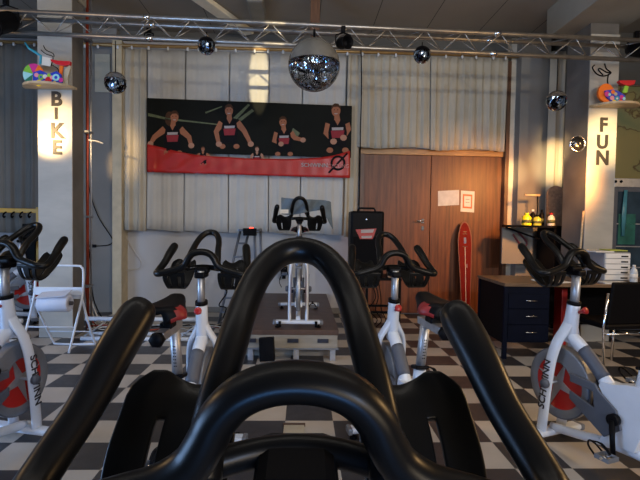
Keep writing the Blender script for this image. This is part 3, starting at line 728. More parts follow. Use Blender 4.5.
# ------------------------------------------------------------------ the exercise bike
HY = 0.29
def handlebar_parts(root, hz):
    base = Vector((0, HY, hz))
    half = [(0.198, 0.213, 0.118, .0190, .0190), (0.202, 0.20, 0.108, .0225, .0225), (0.212, 0.155, 0.073, .0220, .0220), (0.222, 0.11, 0.033, .0195, .0195), (0.235, 0.06, -0.002, .0185, .0185), (0.236, 0.022, -0.018, .018, .018),
            (0.215, 0.002, -0.018, .0175, .0175), (0.18, 0.0, -0.010, .0175, .0175), (0.145, 0, 0.0, .0175, .0175), (0.112, 0, 0.010, .0175, .019), (0.088, 0, 0.026, .0175, .021), (0.075, 0, 0.046, .0175, .023), (0.065, 0, 0.066, .0175, .024), (0.048, 0, 0.084, .0175, .025), (0.025, 0, 0.094, .0175, .025)]
    pts = [(-x, y, z, a, b) for x, y, z, a, b in half] + [(0, 0, 0.097, .0175, .025)] + [(x, y, z, a, b) for x, y, z, a, b in reversed(half)]
    sp = smooth_path(pts, 5)
    # rounded tips
    def tipcap(p, q):
        d_ = (Vector(p[:3]) - Vector(q[:3])).normalized(); out = []
        for k in (1, 2, 3, 4):
            a_ = k / 4 * PI / 2
            out.append((*(Vector(p[:3]) + d_ * 0.010 * math.sin(a_)), p[3] * max(0.3, math.cos(a_)) if k < 4 else p[3] * .45, 0))
        return [(x, y, z, r, r) for x, y, z, r, _ in out]
    sp = list(reversed(tipcap(sp[0], sp[1]))) + sp + tipcap(sp[-1], sp[-2])
    mb = MB()
    mb.tube([Vector(p[:3]) + base for p in sp], [(p[3], p[4]) for p in sp], rubber, 20, ref=(0, 1, 0))
    lh = [(0.080, 0.012, 0.005), (0.079, 0.03, 0.04), (0.074, 0.06, 0.075), (0.067, 0.10, 0.108), (0.060, 0.15, 0.140), (0.047, 0.188, 0.168), (0.026, 0.214, 0.188)]
    lp = smooth_path([(-x, y, z) for x, y, z in lh] + [(0, 0.222, 0.194)] + list(reversed(lh)), 5)
    mb.tube([Vector(p) + base for p in lp], 0.0165, rubber, 20)
    # cross bar and clamp web
    cb = smooth_path([(-0.085, 0.03, 0.008), (-0.04, 0.05, 0.012), (0, 0.055, 0.014), (0.04, 0.05, 0.012), (0.085, 0.03, 0.008)], 4)
    mb.tube([Vector(p) + base for p in cb], 0.014, rubber, 14)
    hb = mb.build('handlebar', root)
    MB().box(base + Vector((0, 0.035, 0.002)), (0.075, 0.085, 0.034), blackp, rot=(R(10), 0, 0), bevel=0.012).box(base + Vector((0, 0.01, -0.022)), (0.055, 0.10, 0.03), blackp, bevel=0.008).build('stem_clamp', root)
    # bottle cradles
    for s in (-1, 1):
        prof = [(0.208, 0.040, .085, .180), (0.190, 0.026, .075, .202), (0.165, -.002, .072, .208), (0.135, -0.030, .072, .210), (0.105, -0.058, .076, .206), (0.075, -0.088, .086, .196), (0.045, -0.098, .095, .186), (0.02, -0.080, .09, .190), (0.005, -0.045, .085, .20), (0.0, -0.012, .085, .20)]
        pf = smooth_path(prof, 3); n = len(pf); nv = 28
        mb = MB(); idx = mb.mi(rubber); V = []
        for i, (y, z, xi, xo) in enumerate(pf):
            row = []
            for k in range(nv + 1):
                v = k / nv; x = xi + (xo - xi) * v
                sag = 0.020 * math.sin(min(1, v * 1.25) * PI) if i < 7 else 0
                if i < 7: z_ = z - sag * (1 - i / 7)
                else: z_ = z
                row.append(mb.bm.verts.new(Vector((s * x, y, z_)) + base))
            V.append(row)
        for i in range(n - 1):
            for k in range(nv):
                if (6 <= i <= 14 and k in (17, 18)) or (20 <= i <= 24 and k in (5, 6, 7, 8, 18, 19, 20, 21)): continue
                f = mb.bm.faces.new((V[i][k], V[i][k + 1], V[i + 1][k + 1], V[i + 1][k])); f.material_index = idx; f.smooth = True
        mb.build('bottle_cradle', root, solid=0.010, bevel=0.003)

def P_yz(poly, th, m, x0, mb):
    """polygon of (y, z) extruded across x, centred at x0"""
    M = Matrix(((0, 0, 1, x0 - th / 2), (1, 0, 0, 0), (0, 1, 0, 0), (0, 0, 0, 1)))
    mb.prism(poly, th, m, M)

def make_bike(name, label, hz=0.99, group=None):
    root = empty(name, label, 'exercise bike', group=group)
    # stabilizers
    for yy, nm in ((0.42, 'front_stabilizer'), (-0.55, 'rear_stabilizer')):
        st = MB().box((0, yy, 0.052), (0.42, 0.075, 0.032), white, bevel=0.012).build(nm, root)
        for s in (-1, 1):
            MB().box((s * 0.215, yy, 0.050), (0.03, 0.082, 0.040), greyl, bevel=0.010).lathe([(0, 0), (0.022, 0), (0.022, 0.012), (0.008, 0.016), (0.008, 0.04)], blackp, Matrix.Translation((s * 0.19, yy, 0.0)), 14).build('levelling_foot', st)
        if yy > 0:
            for s in (-1, 1): MB().lathe([(0, -0.012), (0.028, -0.012), (0.028, 0.012), (0, 0.012)], blackp, Matrix.Translation((s * 0.165, yy + 0.045, 0.038)) @ Matrix.Rotation(R(90), 4, 'Y'), 16).build('transport_wheel', st)
    # fork
    mb = MB()
    for s in (-1, 1):
        fp = smooth_path([(s * .078, .425, .06), (s * .080, .41, .20), (s * .080, .392, .36), (s * .078, .37, .50), (s * .066, .345, .60), (s * .035, .328, .665), (s * .008, .318, .72)], 4)
        mb.tube(fp, [(0.016, 0.034)] * len(fp), white, 14, ref=(0, 1, 0))
    mb.tube([(0, .335, .60), (0, .320, .68), (0, .310, .75), (0, .302, .82)], [(.030, .05), (.032, .046), (.031, .040), (.030, .038)], white, 16, ref=(0, 1, 0))
    # main beam
    bp = smooth_path([(0, .33, .64), (0, .26, .60), (0, .17, .52), (0, .07, .42), (0, -.01, .35)], 4)
    mb.tube(bp, [(0.032, 0.036)] * len(bp), white, 14, ref=(0, .7, -.7))
    P_yz([(.10, .45), (.03, .45), (-.04, .47), (-.12, .48), (-.145, .42), (-.14, .30), (-.09, .15), (.10, .13), (.045, .24), (.05, .33), (.11, .42)], 0.075, white, 0, mb)
    mb.build('frame', root, bevel=0.012)
    MB().tube(smooth_path([(0, .42, .075), (0, .25, .10), (0, .05, .13), (0, -.2, .13), (0, -.42, .09), (0, -.55, .07)], 4), [(0.022, 0.026)] * 21, white, 12, ref=(0, 0, 1)).build('base_rail', root)
    g = smooth_path([(0, .232, .578), (0, .17, .523), (0, .105, .455)], 3)
    MB().tube(g, [(0.0335, 0.0375)] * len(g), greyp, 16, ref=(0, .7, -.7)).build('grip_insert', root)
    # flywheel
    fw = MB(); Mf = Matrix.Translation((0, .375, .348)) @ Matrix.Rotation(R(90), 4, 'Y')
    fw.lathe([(0.03, -.012), (.150, -.010), (.158, -.018), (.195, -.020), (.202, -.014), (.202, .014), (.195, .020), (.158, .018), (.150, .010), (.03, .012)], greyl, Mf, 48,
             mats=[red, greyl, greyl, greyp, silver, greyp, greyl, greyl, red])
    fwo = fw.build('flywheel', root)
    for s in (-1, 1):
        star = []
        for k in range(8):
            r_ = .148 if k % 2 == 0 else .034
            a_ = k * PI / 4 + .35; star.append((r_ * math.cos(a_), r_ * math.sin(a_)))
        MB().prism(star, 0.004, silver, Matrix.Translation((s * 0.013 - 0.002, .375, .348)) @ Matrix.Rotation(R(90), 4, 'Y')).build('star_plate', fwo)
        MB().lathe([(0, .0), (.026, .0), (.028, .012), (.022, .026), (0, .028)], greyp, Matrix.Translation((s * .094, .388, .352)) @ Matrix.Rotation(R(90 * s), 4, 'Y'), 20).build('hub_cap', fwo)
    MB().tube([(-.1, .388, .352), (.1, .388, .352)], 0.010, silver, 10).build('axle', fwo)
    # brake cover over the wheel
    arc = [(.375 + .215 * math.cos(t), .35 + .215 * math.sin(t)) for t in [R(150 - 75 * k / 8) for k in range(9)]]
    inn = [(.375 + .10 * math.cos(t), .35 + .12 * math.sin(t)) for t in [R(75 + 75 * k / 6) for k in range(7)]]
    mb = MB(); P_yz([(.375 + .22 * math.cos(R(165)), .35 + .2 * math.sin(R(165)))] + arc[:] + inn, 0.062, greyl, 0, mb); mb.build('brake_cover', root, bevel=0.006)
    # belt guards
    for s in (-1, 1):
        mb = MB(); P_yz([(.27, .44), (.12, .43), (.10, .40), (.0, .33), (-.03, .24), (.06, .17), (.27, .30), (.27, .345), (.12, .30), (.13, .385), (.27, .395)], 0.014, greyp, s * .046, mb); mb.build('belt_guard', root, bevel=0.004)
    # lettering up the fork blades
    for s in (-1, 1):
        bd = Vector((0, -.034, .28)).normalized() * -s; nrm = Vector((s, 0, 0)); upv = nrm.cross(bd)
        M = Matrix((( bd.x, upv.x, nrm.x, s * .0965), (bd.y, upv.y, nrm.y, .398), (bd.z, upv.z, nrm.z, .345), (0, 0, 0, 1)))
        M2 = M.copy()
        text('lettering', 'SCHWINN', 0.062, mat('lettering_black', (0.02, 0.02, 0.025), 0.5, var=0.1), M2, root, 0.0012, 0.0012)
    # post, knob
    MB().tube([(0, .302, .78), (0, .296, .88), (0, HY + .002, hz + .0)], [(.019, .027)] * 3, silver, 16, ref=(0, 1, 0)).build('handlebar_post', root)
    MB().tube([(0, .303, .812), (0, .301, .832)], [(.032, .040)] * 2, blackp, 16, ref=(0, 1, 0)).build('collar', root)
    kb = MB().lathe([(0, 0), (.009, 0), (.010, .018), (.019, .040), (.020, .046), (.014, .050), (0, .051)], redp, Matrix.Translation((0, .268, .775)) @ Matrix.Rotation(R(68), 4, 'X'), 16).build('adjusting_knob', root)
    # seat side
    MB().tube([(0, -.085, .40), (0, -.105, .50), (0, -.112, .565)], [(.030, .036), (.030, .036), (.028, .034)], white, 16, ref=(0, 1, 0)).box((0, -.113, .572), (.066, .078, .018), blackp, rot=(R(-10), 0, 0), bevel=.006).build('seat_tube', root)
    spo = MB().tube([(0, -.110, .54), (0, -.165, .79)], [(.022, .027)] * 2, silver, 16, ref=(0, 1, 0)).build('seat_post', root)
    mk = MB()
    for k in range(7): mk.box((0, -.1295 - .0033 * k, .63 + .015 * k), (.012, .054, .005), blackp, rot=(R(12), 0, 0))
    mk.build('scale_marks', spo)
    sl = MB().box((0, -.245, .800), (.042, .26, .036), silver, bevel=.005).build('seat_slider', root)
    MB().lathe([(0, 0), (.026, 0), (.030, .006), (.030, .030), (.024, .036), (0, .038)], blackp, Matrix.Translation((0, -.372, .795)) @ Matrix.Rotation(R(90), 4, 'X'), 6).build('end_knob', sl)
    MB().tube([(0, -.255, .815), (0, -.26, .885)], .016, blackm, 12).box((0, -.255, .826), (.048, .075, .026), blackp, bevel=.006).build('saddle_clamp', root)
    # saddle
    sd = MB(); ik = sd.mi(blackp); ir = sd.mi(redv); V = []; nu, nv = 26, 16
    for i in range(nu + 1):
        u = i / nu; y = -.395 + .285 * u
        wd = .100 * math.sin(min(1, (u + .03) / .24) * PI / 2) * max(0, 1 - u * 1.05) ** 1.3 + .024 * min(1, u * 2.5) + .006
        if u > .92: wd *= math.sqrt(max(.06, 1 - ((u - .92) / .085) ** 2))
        row = []
        for j in range(nv + 1):
            v = -1 + 2 * j / nv; a_ = v * 1.5
            z = .905 + .030 * u ** 2 + .010 * (1 - u) ** 2 - (abs(v) ** 3.2) * (.042 - .014 * u) - .010 * math.exp(-(v * 3.5) ** 2) * (1 - u) + .006 * math.cos(v * 3) * (1 - u)
            if u > .9: z -= (u - .9) * .12
            if u < .08: z -= (.08 - u) * .2
            row.append(sd.bm.verts.new((wd * math.sin(a_) / math.sin(1.5), y, z)))
        V.append(row)
    for i in range(nu):
        for j in range(nv):
            f = sd.bm.faces.new((V[i][j], V[i + 1][j], V[i + 1][j + 1], V[i][j + 1])); f.smooth = True
            v = abs(-1 + 2 * (j + .5) / nv); f.material_index = ir if (v > .5 and 1 <= i < 9 and i > (1 - v) * 6) else ik
    sd.build('saddle', root, solid=0.014)
    # cranks
    for s, ang in ((-1, R(-98)), (1, R(82))):
        ex, ez = .168 * math.cos(ang), .168 * math.sin(ang)
        cr_ = MB().tube([(s * .05, 0, .285), (s * .082, 0, .285)], .030, blackp, 18).tube([(s * .078, 0, .285), (s * .088, ex * .6, .285 + ez * .6), (s * .092, ex, .285 + ez)], [(.009, .017), (.008, .014), (.009, .014)], blackp, 12, ref=(0, 1, 0) if abs(math.sin(ang)) > .7 else (0, 0, 1)).build('crank', root)
        pc_ = Vector((s * .14, ex, .285 + ez)); pd = MB()
        pd.tube([(s * .09, ex, .285 + ez), (s * .18, ex, .285 + ez)], .008, chrome, 10)
        for dy in (-.035, .035): pd.box(pc_ + Vector((0, dy, 0)), (.075, .008, .022), greyl, bevel=.002)
        for dx in (-.035, .035): pd.box(pc_ + Vector((dx, 0, 0)), (.008, .075, .022), greyl, bevel=.002)
        pd.tube(smooth_path([tuple(pc_ + Vector((-.03, .04, .0))), tuple(pc_ + Vector((-.025, .08, .03))), tuple(pc_ + Vector((0, .095, .045))), tuple(pc_ + Vector((.025, .08, .03))), tuple(pc_ + Vector((.03, .04, 0)))], 4), .005, blackp, 8)
        pd.tube(smooth_path([tuple(pc_ + Vector((0, .095, .045))), tuple(pc_ + Vector((0, .03, .055))), tuple(pc_ + Vector((0, -.02, .02)))], 4), [(.010, .002)] * 9, blackp, 8, ref=(0, 0, 1))
        pd.build('pedal', cr_)
    handlebar_parts(root, hz)
    return root

def place(o, x, y, deg, z=0):
    o.location = (x, y, z); o.rotation_euler = (0, 0, R(-deg))     # deg: heading from +Y towards +X

BG = 'exercise bikes set out for the class'
hbx = at(297, 400, 0.40).x
near = make_bike('exercise_bike', 'black handlebar of the nearest exercise bike, filling the bottom of the picture', 1.02, BG)
place(near, hbx, 0.11, 0)
proto = make_bike('exercise_bike', 'white exercise bike with a red saddle, second row left, in front of the stepladder', 0.99, BG)
KM = kid_map()
place(proto, -0.53, 2.23, 2)
def bike_copy(label): 
    c = copy_tree(proto, KM); c['label'] = label; return c
b2 = bike_copy('white exercise bike with a red saddle, second row right, before the black loudspeaker'); place(b2, 0.553, 2.37, -7)
b3 = bike_copy('white exercise bike with a red flywheel in front of the dark desk'); place(b3, 1.63, 2.36, -21)
b4 = bike_copy('white exercise bike cut by the left edge, beside the white folding chair'); place(b4, -1.67, 2.37, 15)
for b_ in (b3, b4):
    for ch_ in COL.objects:
        if ch_.parent == b_ and ch_.name.split('.')[0] in ('handlebar', 'stem_clamp', 'bottle_cradle'): ch_.location.z += 0.025
pf = atz(298, 322, 0.33)
b5 = bike_copy('white exercise bike facing the class on the low stage'); place(b5, pf.x, pf.y + .42, 180, 0.28)
b6 = bike_copy('white exercise bike parked far back on the left under the coat rack'); place(b6, at(13, 283, 6.0).x - .1, 5.75, 58)

# grey towel over the stage bike's handlebar
tw = MB(); idx = tw.mi(blue_t); V = []
TY = pf.y + .15 - .0
for i in range(31):
    t = i / 30; row = []
    xx = 281 + (331 - 281) * t
    for j in range(11):
        s_ = j / 10
        top = 197.0 + 1.6 * math.sin(t * 5) + 9 * max(0, t - .35); bot = 211.5 + 3 * math.sin(t * 4.2 + 1) + (20 * max(0, (t - .82) / .18) ** 1 if t > .82 else 0) + 2 * t
        y_ = top + (bot - top) * s_
        P = at(xx + 2.5 * s_ * max(0, (t - .8) * 5), y_, TY - 0.09); P.y += 0.02 * math.sin(t * 19 + s_ * 3) + 0.015 * math.sin(t * 7 + 1)
        row.append(tw.bm.verts.new(P))
    V.append(row)
for i in range(30):
    for j in range(10):
        f = tw.bm.faces.new((V[i][j], V[i][j + 1], V[i + 1][j + 1], V[i + 1][j])); f.material_index = idx; f.smooth = True
two = tw.build('towel', solid=0.012, sub=1)
tag(two, 'grey towel draped over the handlebar of the bike on the stage', 'towel')
MB().flat([(280, 209.5), (288.5, 209.5), (288.5, 213.5), (280, 213.5)], TY - 0.12, 0.003, paper).build('white_label', two)['label'] = 'white label on the towel'

# ------------------------------------------------------------------ stage
pL, pR_ = -0.73, 0.34
st = empty('stage_platform', 'low dark-topped stage platform with beige front under the instructor bike', 'stage', (-0.2, 4.32, 0))
O = st.location
for k in range(2):
    y0 = 4.32 + k * 1.12
    MB(O).box2((pL, y0, .235), (pR_, y0 + 1.11, .28), deckm, bevel=.004).build('deck', st)
MB(O).box2((pL + .01, 4.325, .115), (pR_ - .01, 4.345, .235), deckf).box2((pR_ - .03, 4.35, .115), (pR_ - .01, 6.5, .235), deckf).box2((pL + .01, 4.35, .115), (pL + .03, 6.5, .235), deckf).build('skirt', st)
MB(O).box2((pL, 4.312, .105), (pR_, 4.34, .118), greyl).box2((pL + .05, 4.50, .0), (pR_ - .05, 4.52, .105), deckf).build('lower_rail', st)
for x_ in (pL + .28, -.04, pR_ - .05):
    for y_ in (4.33, 5.4, 6.45): MB(O).box2((x_ - .025, y_, 0), (x_ + .025, y_ + .05, .19), silver, bevel=.003).build('leg', st)
for x_ in (pL + .28, -.07, .20):
    MB(O).box((x_, 4.318, .185), (.10, .014, .035), mat('dark_steel', (.05, .055, .075), .4, .7, var=.2), bevel=.003).build('latch', st)
bx = MB(at(267, 350, 4.2)).box(at(267, 349, 4.2), (.13, .10, .20), blackm, rot=(R(-8), R(-4), 0), bevel=.006).build('black_box')
bx.location.z += 0.0
tag(bx, 'small black upright box leaning on the front of the stage', 'box')

# floor socket seen through the near handlebar
P = atz(294, 431, 0)
o = empty('floor_socket', 'small beige floor socket cover in the checkered floor', 'socket', P)
MB().box((0, 0, .006), (.125, .12, .012), mat('beige_plastic', (.50, .44, .33), .5, var=.1), bevel=.003).build('cover', o)
MB().box((0, .062, .012), (.135, .01, .02), mat('brown_trim', (.10, .06, .04), .5, var=.1)).build('hinge_strip', o)

# ------------------------------------------------------------------ loudspeaker on its table
Ysp = 5.62
TA = atz(372, 331, 0)
t0 = at(365, 278, Ysp); t1 = at(401, 279, Ysp)
tz = (t0.z + t1.z) / 2
tb = empty('black_table', 'small black steel table carrying the loudspeaker in front of the door', 'table', ((t0.x + t1.x) / 2, Ysp, 0))
O = tb.location
MB(O).box2((t0.x - .18, Ysp - .05, tz - .02), (t1.x, Ysp + .45, tz + .01), blackm, bevel=.004).build('table_top', tb)
for x_ in (t0.x + .02, t1.x - .02):
    for y_ in (Ysp - .03, Ysp + .42): MB(O).box2((x_ - .014, y_ - .014, 0), (x_ + .014, y_ + .014, tz - .02), blackm).build('leg', tb)
MB(O).box2((t0.x, Ysp - .042, .20), (t1.x, Ysp - .018, .225), blackm).build('stretcher', tb)
MB(O).box2((t0.x, Ysp + .40, .20), (t1.x, Ysp + .43, .225), blackm).build('stretcher', tb)
sL, sR, sT = at(350.5, 240, Ysp).x, at(384, 240, Ysp).x, at(367, 211, Ysp).z
sp = empty('loudspeaker', 'tall black loudspeaker with a red label and top handle before the brown door', 'speaker', ((sL + sR) / 2, Ysp, tz + .01))
O = sp.location; scx = (sL + sR) / 2
MB(O).box2((sL, Ysp, tz + .012), (sR, Ysp + .33, sT), blackp, bevel=.025).build('cabinet', sp)
MB(O).box2((sL + .03, Ysp - .008, tz + .05), (sR - .03, Ysp + .005, sT - .30), mat('speaker_grille', (.004, .004, .005), .8, bump=.5, bscale=400, spec=.1), bevel=.01).build('grille', sp)
MB(O).tube([(scx - .11, Ysp + .12, sT - .01), (scx - .09, Ysp + .12, sT + .035), (scx + .09, Ysp + .12, sT + .035), (scx + .11, Ysp + .12, sT - .01)], .012, blackp, 10).build('handle', sp)
MB(O).flat([(355.5, 229.5), (376.5, 228.5), (374, 235.5), (372.5, 239), (360, 239), (358.5, 235.5)], Ysp - .006, .005, redp)\
    .flat([(361, 229.8), (374, 229.2), (373, 232.5), (361, 233)], Ysp - .011, .002, pr_w).flat([(361.5, 236), (372, 235.8), (371.5, 238.2), (361.5, 238.5)], Ysp - .011, .002, pr_w).build('label_plate', sp)['label'] = 'red and white label plate'
MB(O).lathe([(0, .0), (.012, .0), (.012, .006), (0, .008)], chrome, Matrix.Translation(at(366.5, 219.5, Ysp - .002)) @ Matrix.Rotation(R(90), 4, 'X'), 14).build('badge', sp)
o = MB(at(394, 273, Ysp)).box2((at(388, 273, Ysp).x, Ysp - .02, tz + .01), (at(400, 273, Ysp).x, Ysp + .12, tz + .10), cork, bevel=.006).build('carton')
tag(o, 'small tan carton on the black table beside the loudspeaker', 'box')
mb = MB((t0.x + .1, Ysp - .06, 0))
for k in range(3):
    mb.tube(smooth_path([(t0.x + .06 + k * .05, Ysp + .02, tz - .02), (t0.x + .12 + k * .03, Ysp - .06, .40), (t0.x + .05 + k * .07, Ysp - .06, .25), (t0.x + .15 + k * .05, Ysp - .02, .12), (t0.x + .1 + k * .06, Ysp + .1, .012)], 6), .006, blackp, 6)
tag(mb.build('cable'), 'black cables dangling under the loudspeaker table', 'cable')

# ------------------------------------------------------------------ red longboard leaning at the door
o = empty('longboard', 'red longboard with a pale outline leaning upright against the brown door', 'longboard', (at(464, 290, 6.45).x, 6.35, 0))
lb = MB(); W_, H_ = .098, 1.30
def lbpoly(w, h0, h1, n=14):
    pts = [(-w * .55, h0), (w * .55, h0)]
    for k in range(n + 1):
        t = k / n; pts.append((w * math.cos(t * PI / 2) if k < n else 0.0, h1 - .30 + .30 * math.sin(t * PI / 2)))
    pts2 = pts + [(-x, y) for x, y in reversed(pts[2:-1])]
    return pts2
Mt = Matrix.Rotation(R(90 - 7), 4, 'X')
MB().prism(lbpoly(W_, .01, H_), .012, mat('board_edge', (.22, .09, .07), .6, var=.1, spec=.2), Mt).build('deck', o, bevel=.003)
MB().prism(lbpoly(W_ * .86, .05, H_ - .02), .003, mat('board_red', (.15, .005, .004), .6, var=.15, spec=.12), Mt @ Matrix.Translation((0, 0, .012))).build('red_face', o)
mb = MB()
for (x_, y_, w_, h_) in ((0, .55, .010, .8), (0, .96, .07, .008), (0, 1.16, .06, .007), (0, 1.13, .06, .007), (0.02, .7, .008, .05)):
    mb.prism([(x_ - w_ / 2, y_ - h_ / 2), (x_ + w_ / 2, y_ - h_ / 2), (x_ + w_ / 2, y_ + h_ / 2), (x_ - w_ / 2, y_ + h_ / 2)], .001, pr_w if w_ < .02 else mat('board_dark', (.05, .01, .01), .4, var=.1), Mt @ Matrix.Translation((0, 0, .015)))
mb.prism([(-.015, 1.0), (.015, 1.0), (.015, 1.08), (-.015, 1.08)], .001, mat('board_blue', (.05, .08, .25), .4, var=.1), Mt @ Matrix.Translation((0, 0, .015)))
mb.build('graphic', o)

# ------------------------------------------------------------------ desk and what is on it
DZ = .71; DX0, DX1, DY0, DY1 = 1.885, 3.95, 4.42, 5.12
dk = empty('desk', 'dark desk with a brown top and three-drawer pedestal on the right', 'desk', ((DX0 + DX1) / 2, DY0, 0))
O = dk.location
MB(O).box2((DX0, DY0, DZ - .03), (DX1, DY1, DZ), mat('desk_top', (.17, .105, .06), .35, var=.3, vscale=4, stretch=(1, 8, 8)), bevel=.003).build('desk_top', dk)
MB(O).box2((DX0 + .01, DY0 + .03, .14), (DX0 + .03, DY1 - .03, DZ - .03), blackm).box2((DX0 + .03, DY1 - .06, .20), (DX1, DY1 - .04, DZ - .03), blackm).build('side_panel', dk)
for x_ in (DX0 + .02, DX1 - .04):
    for y_ in (DY0 + .02, DY1 - .04): MB(O).box2((x_ - .018, y_ - .018, 0), (x_ + .018, y_ + .018, DZ - .03), deskm).build('leg', dk)
qx0, qx1 = at(507.5, 320, DY0).x, at(550, 320, DY0).x
qz0 = atz(520, 344, 0).z; qz0 = at(520, 343, DY0).z
MB(O).box2((qx0, DY0 + .02, qz0), (qx1, DY1 - .07, DZ - .03), deskm, bevel=.003).build('pedestal', dk)
zz = [at(530, v, DY0).z for v in (294, 309.3, 325.2, 341.5)]
for k in range(3):
    d_ = MB(O).box2((qx0 + .008, DY0 + .005, zz[k + 1] + .006), (qx1 - .008, DY0 + .022, zz[k] - .004), deskm, bevel=.002).build('drawer', dk)
    zc = (zz[k] + zz[k + 1]) / 2 + .01; xc = (qx0 + qx1) / 2 + .02
    MB(O).tube([(xc - .05, DY0 + .005, zc), (xc - .05, DY0 - .012, zc), (xc + .05, DY0 - .012, zc), (xc + .05, DY0 + .005, zc)], [(.004, .004)] * 4, chrome, 8).build('handle', d_)
# letter trays
Yt = 4.72
ta, tb_, tcx = at(587, 265, Yt + .2).x, at(630, 265, Yt).x, at(604.5, 265, Yt).x
ht = at(615, 252.5, Yt).z
lt = empty('drawer_tray', 'grey desktop drawer unit with five white drawers on the desk', 'drawer unit', ((tcx + tb_) / 2, Yt, DZ))
O = lt.location
MB(O).box2((tcx - .005, Yt, DZ), (tb_ + .002, Yt + .33, ht), mat('grey_plastic_light', (.33, .34, .36), .5, var=.06), bevel=.004).build('housing', lt)
for k in range(5):
    z0 = DZ + .012 + k * (ht - DZ - .015) / 5
    d_ = MB(O).box2((tcx + .004, Yt - .012, z0), (tb_ - .006, Yt + .002, z0 + (ht - DZ) / 5 * .82), whitep, bevel=.002).build('drawer', lt)
    MB(O).box2((tb_ - .10, Yt - .015, z0 + .012), (tb_ - .03, Yt - .011, z0 + .026), blackp).build('finger_slot', d_)
o = tag(MB(at(612, 251, Yt)).box((at(602, 251, Yt).x, Yt + .12, ht + .006), (.21, .28, .012), paper, rot=(0, 0, .15)).build('paper_stack'), 'loose white papers lying on top of the grey drawer unit', 'papers')
o = tag(MB(at(622, 251, Yt)).box((at(622, 251, Yt).x, Yt + .14, ht + .018), (.17, .22, .010), mat('lime_paper', (.45, .5, .08), .6, var=.1), rot=(0, 0, -.1)).build('folder'), 'yellow-green folder lying on top of the grey drawer unit', 'folder')
P = at(554, 278, 4.6); tag(MB(P).box((P.x - .02, 4.62, DZ + .004), (.22, .28, .008), paper, rot=(0, 0, .4)).build('paper_sheet'), 'white paper sheets on the desk behind the bike handlebar', 'papers')
P = at(613, 279, 4.55); tag(MB(P).box((P.x, 4.53, DZ + .006), (.24, .16, .012), paper, rot=(0, 0, -.1)).build('paper_sheet'), 'white paper sheets on the desk before the drawer unit', 'papers')
P = at(634, 270, 4.6)
o = empty('water_bottle', 'clear plastic water bottle standing on the desk right of the drawer unit', 'bottle', (P.x, 4.6, DZ))
MB().lathe([(0, 0), (.032, 0), (.034, .01), (.034, .10), (.026, .13), (.012, .145), (.012, .155)], mat('clear_plastic', (.55, .6, .65), .1, var=.05), seg=20).build('bottle_body', o)
MB().lathe([(0, .152), (.014, .152), (.014, .172), (0, .174)], whitep, seg=16).build('cap', o)
MB().lathe([(.0345, .04), (.0350, .04), (.0350, .085), (.0345, .085)], paper, seg=20).build('label_band', o)
# red box under the desk
tag(MB((2.5, 4.7, 0)).box2((at(559, 300, 4.75).x, 4.7, 0.0), (at(565, 300, 4.75).x, 4.85, .63), redp, bevel=.01).build('red_case'), 'tall narrow red case standing under the desk', 'case')
# office chair
cx_, cy_ = at(612, 300, 4.1).x, 4.1
oc = empty('visitor_chair', 'black visitor chair with chrome legs pulled up to the desk', 'chair', (cx_, cy_, 0), R(8))
MB().box((0, -.20, .62), (.40, .03, .36), blackp, rot=(R(8), 0, 0), bevel=.014).build('backrest', oc)
MB().box((0, .02, .42), (.42, .42, .05), blackp, bevel=.02).build('seat', oc)
for s in (-1, 1):
    MB().tube([(s * .21, -.20, .70), (s * .22, -.17, .42), (s * .23, -.20, .01)], .011, chrome, 10).build('leg', oc)
    MB().tube([(s * .21, .20, .41), (s * .23, .24, .01)], .011, chrome, 10).build('leg', oc)
MB().tube([(-.22, -.18, .36), (.22, -.18, .36)], .010, chrome, 10).build('cross_bar', oc)
MB().tube([(-.21, .2, .39), (.21, .2, .39)], .010, chrome, 10).build('cross_bar', oc)

# ------------------------------------------------------------------ bottle shelf, board, broom stick
Yb = 5.95
sz = at(535, 225.5, Yb).z
x0, x1 = at(510, 225, Yb).x, at(561, 225, Yb).x
sh = empty('black_cabinet', 'black open cabinet with bottles on top left of the right column', 'cabinet', ((x0 + x1) / 2, Yb, 0))
O = sh.location
MB(O).prism([(x0, Yb), (x0 + .42, Yb - .22), (x1, Yb - .22), (x1, Yb + .25), (x0, Yb + .25)], .025, blackm, Matrix.Translation((0, 0, sz - .025))).build('top_board', sh)
MB(O).box2((at(546, 240, Yb).x, Yb - .20, 0), (x1, Yb + .24, sz - .025), blackm, bevel=.004).build('carcass', sh)
MB(O).tube([(x0 + .03, Yb + .2, sz - .03), (x0 + .38, Yb + .0, sz - .17)], .012, blackm, 8).box2((x0, Yb + .22, sz - .50), (x0 + .40, Yb + .25, sz - .03), wallg).build('bracket', sh)
def bottle(px_, base_dy, r, h, m, mc, label, Y=Yb - .05):
    P = at(px_, 224, Y); o = empty('bottle', label, 'bottle', (P.x, Y, sz))
    MB().lathe([(0, 0), (r, 0), (r * 1.03, h * .04), (r, h * .62), (r * .8, h * .74), (r * .4, h * .82), (r * .38, h * .88)], m, seg=18).build('bottle_body', o)
    MB().lathe([(0, h * .86), (r * .48, h * .86), (r * .48, h), (0, h)], mc, seg=14).build('cap', o)
    MB().lathe([(r * 1.015, h * .2), (r * 1.04, h * .2), (r * 1.04, h * .45), (r * 1.015, h * .45)], mat('label_dark', (.08, .1, .04), .5, var=.2), seg=18).build('label_band', o)
    return o
yel = mat('yellow_plastic', (.72, .68, .02), .35, var=.1); ygr = mat('yellow_green_plastic', (.42, .45, .06), .35, var=.1)
bottle(526.5, 0, .055, .155, yel, yel, 'bright yellow squat bottle on the black cabinet, nearest its left end', Yb - .08)
bottle(532.5, 0, .035, .20, blackp, whitep, 'dark bottle with a white cap behind the yellow bottle', Yb + .05)
bottle(537, 0, .048, .13, ygr, blackp, 'yellow-green bottle in the middle of the black cabinet', Yb - .1)
bottle(541.5, 0, .03, .20, blackp, blackp, 'slim black bottle right of the yellow-green bottle', Yb + .05)
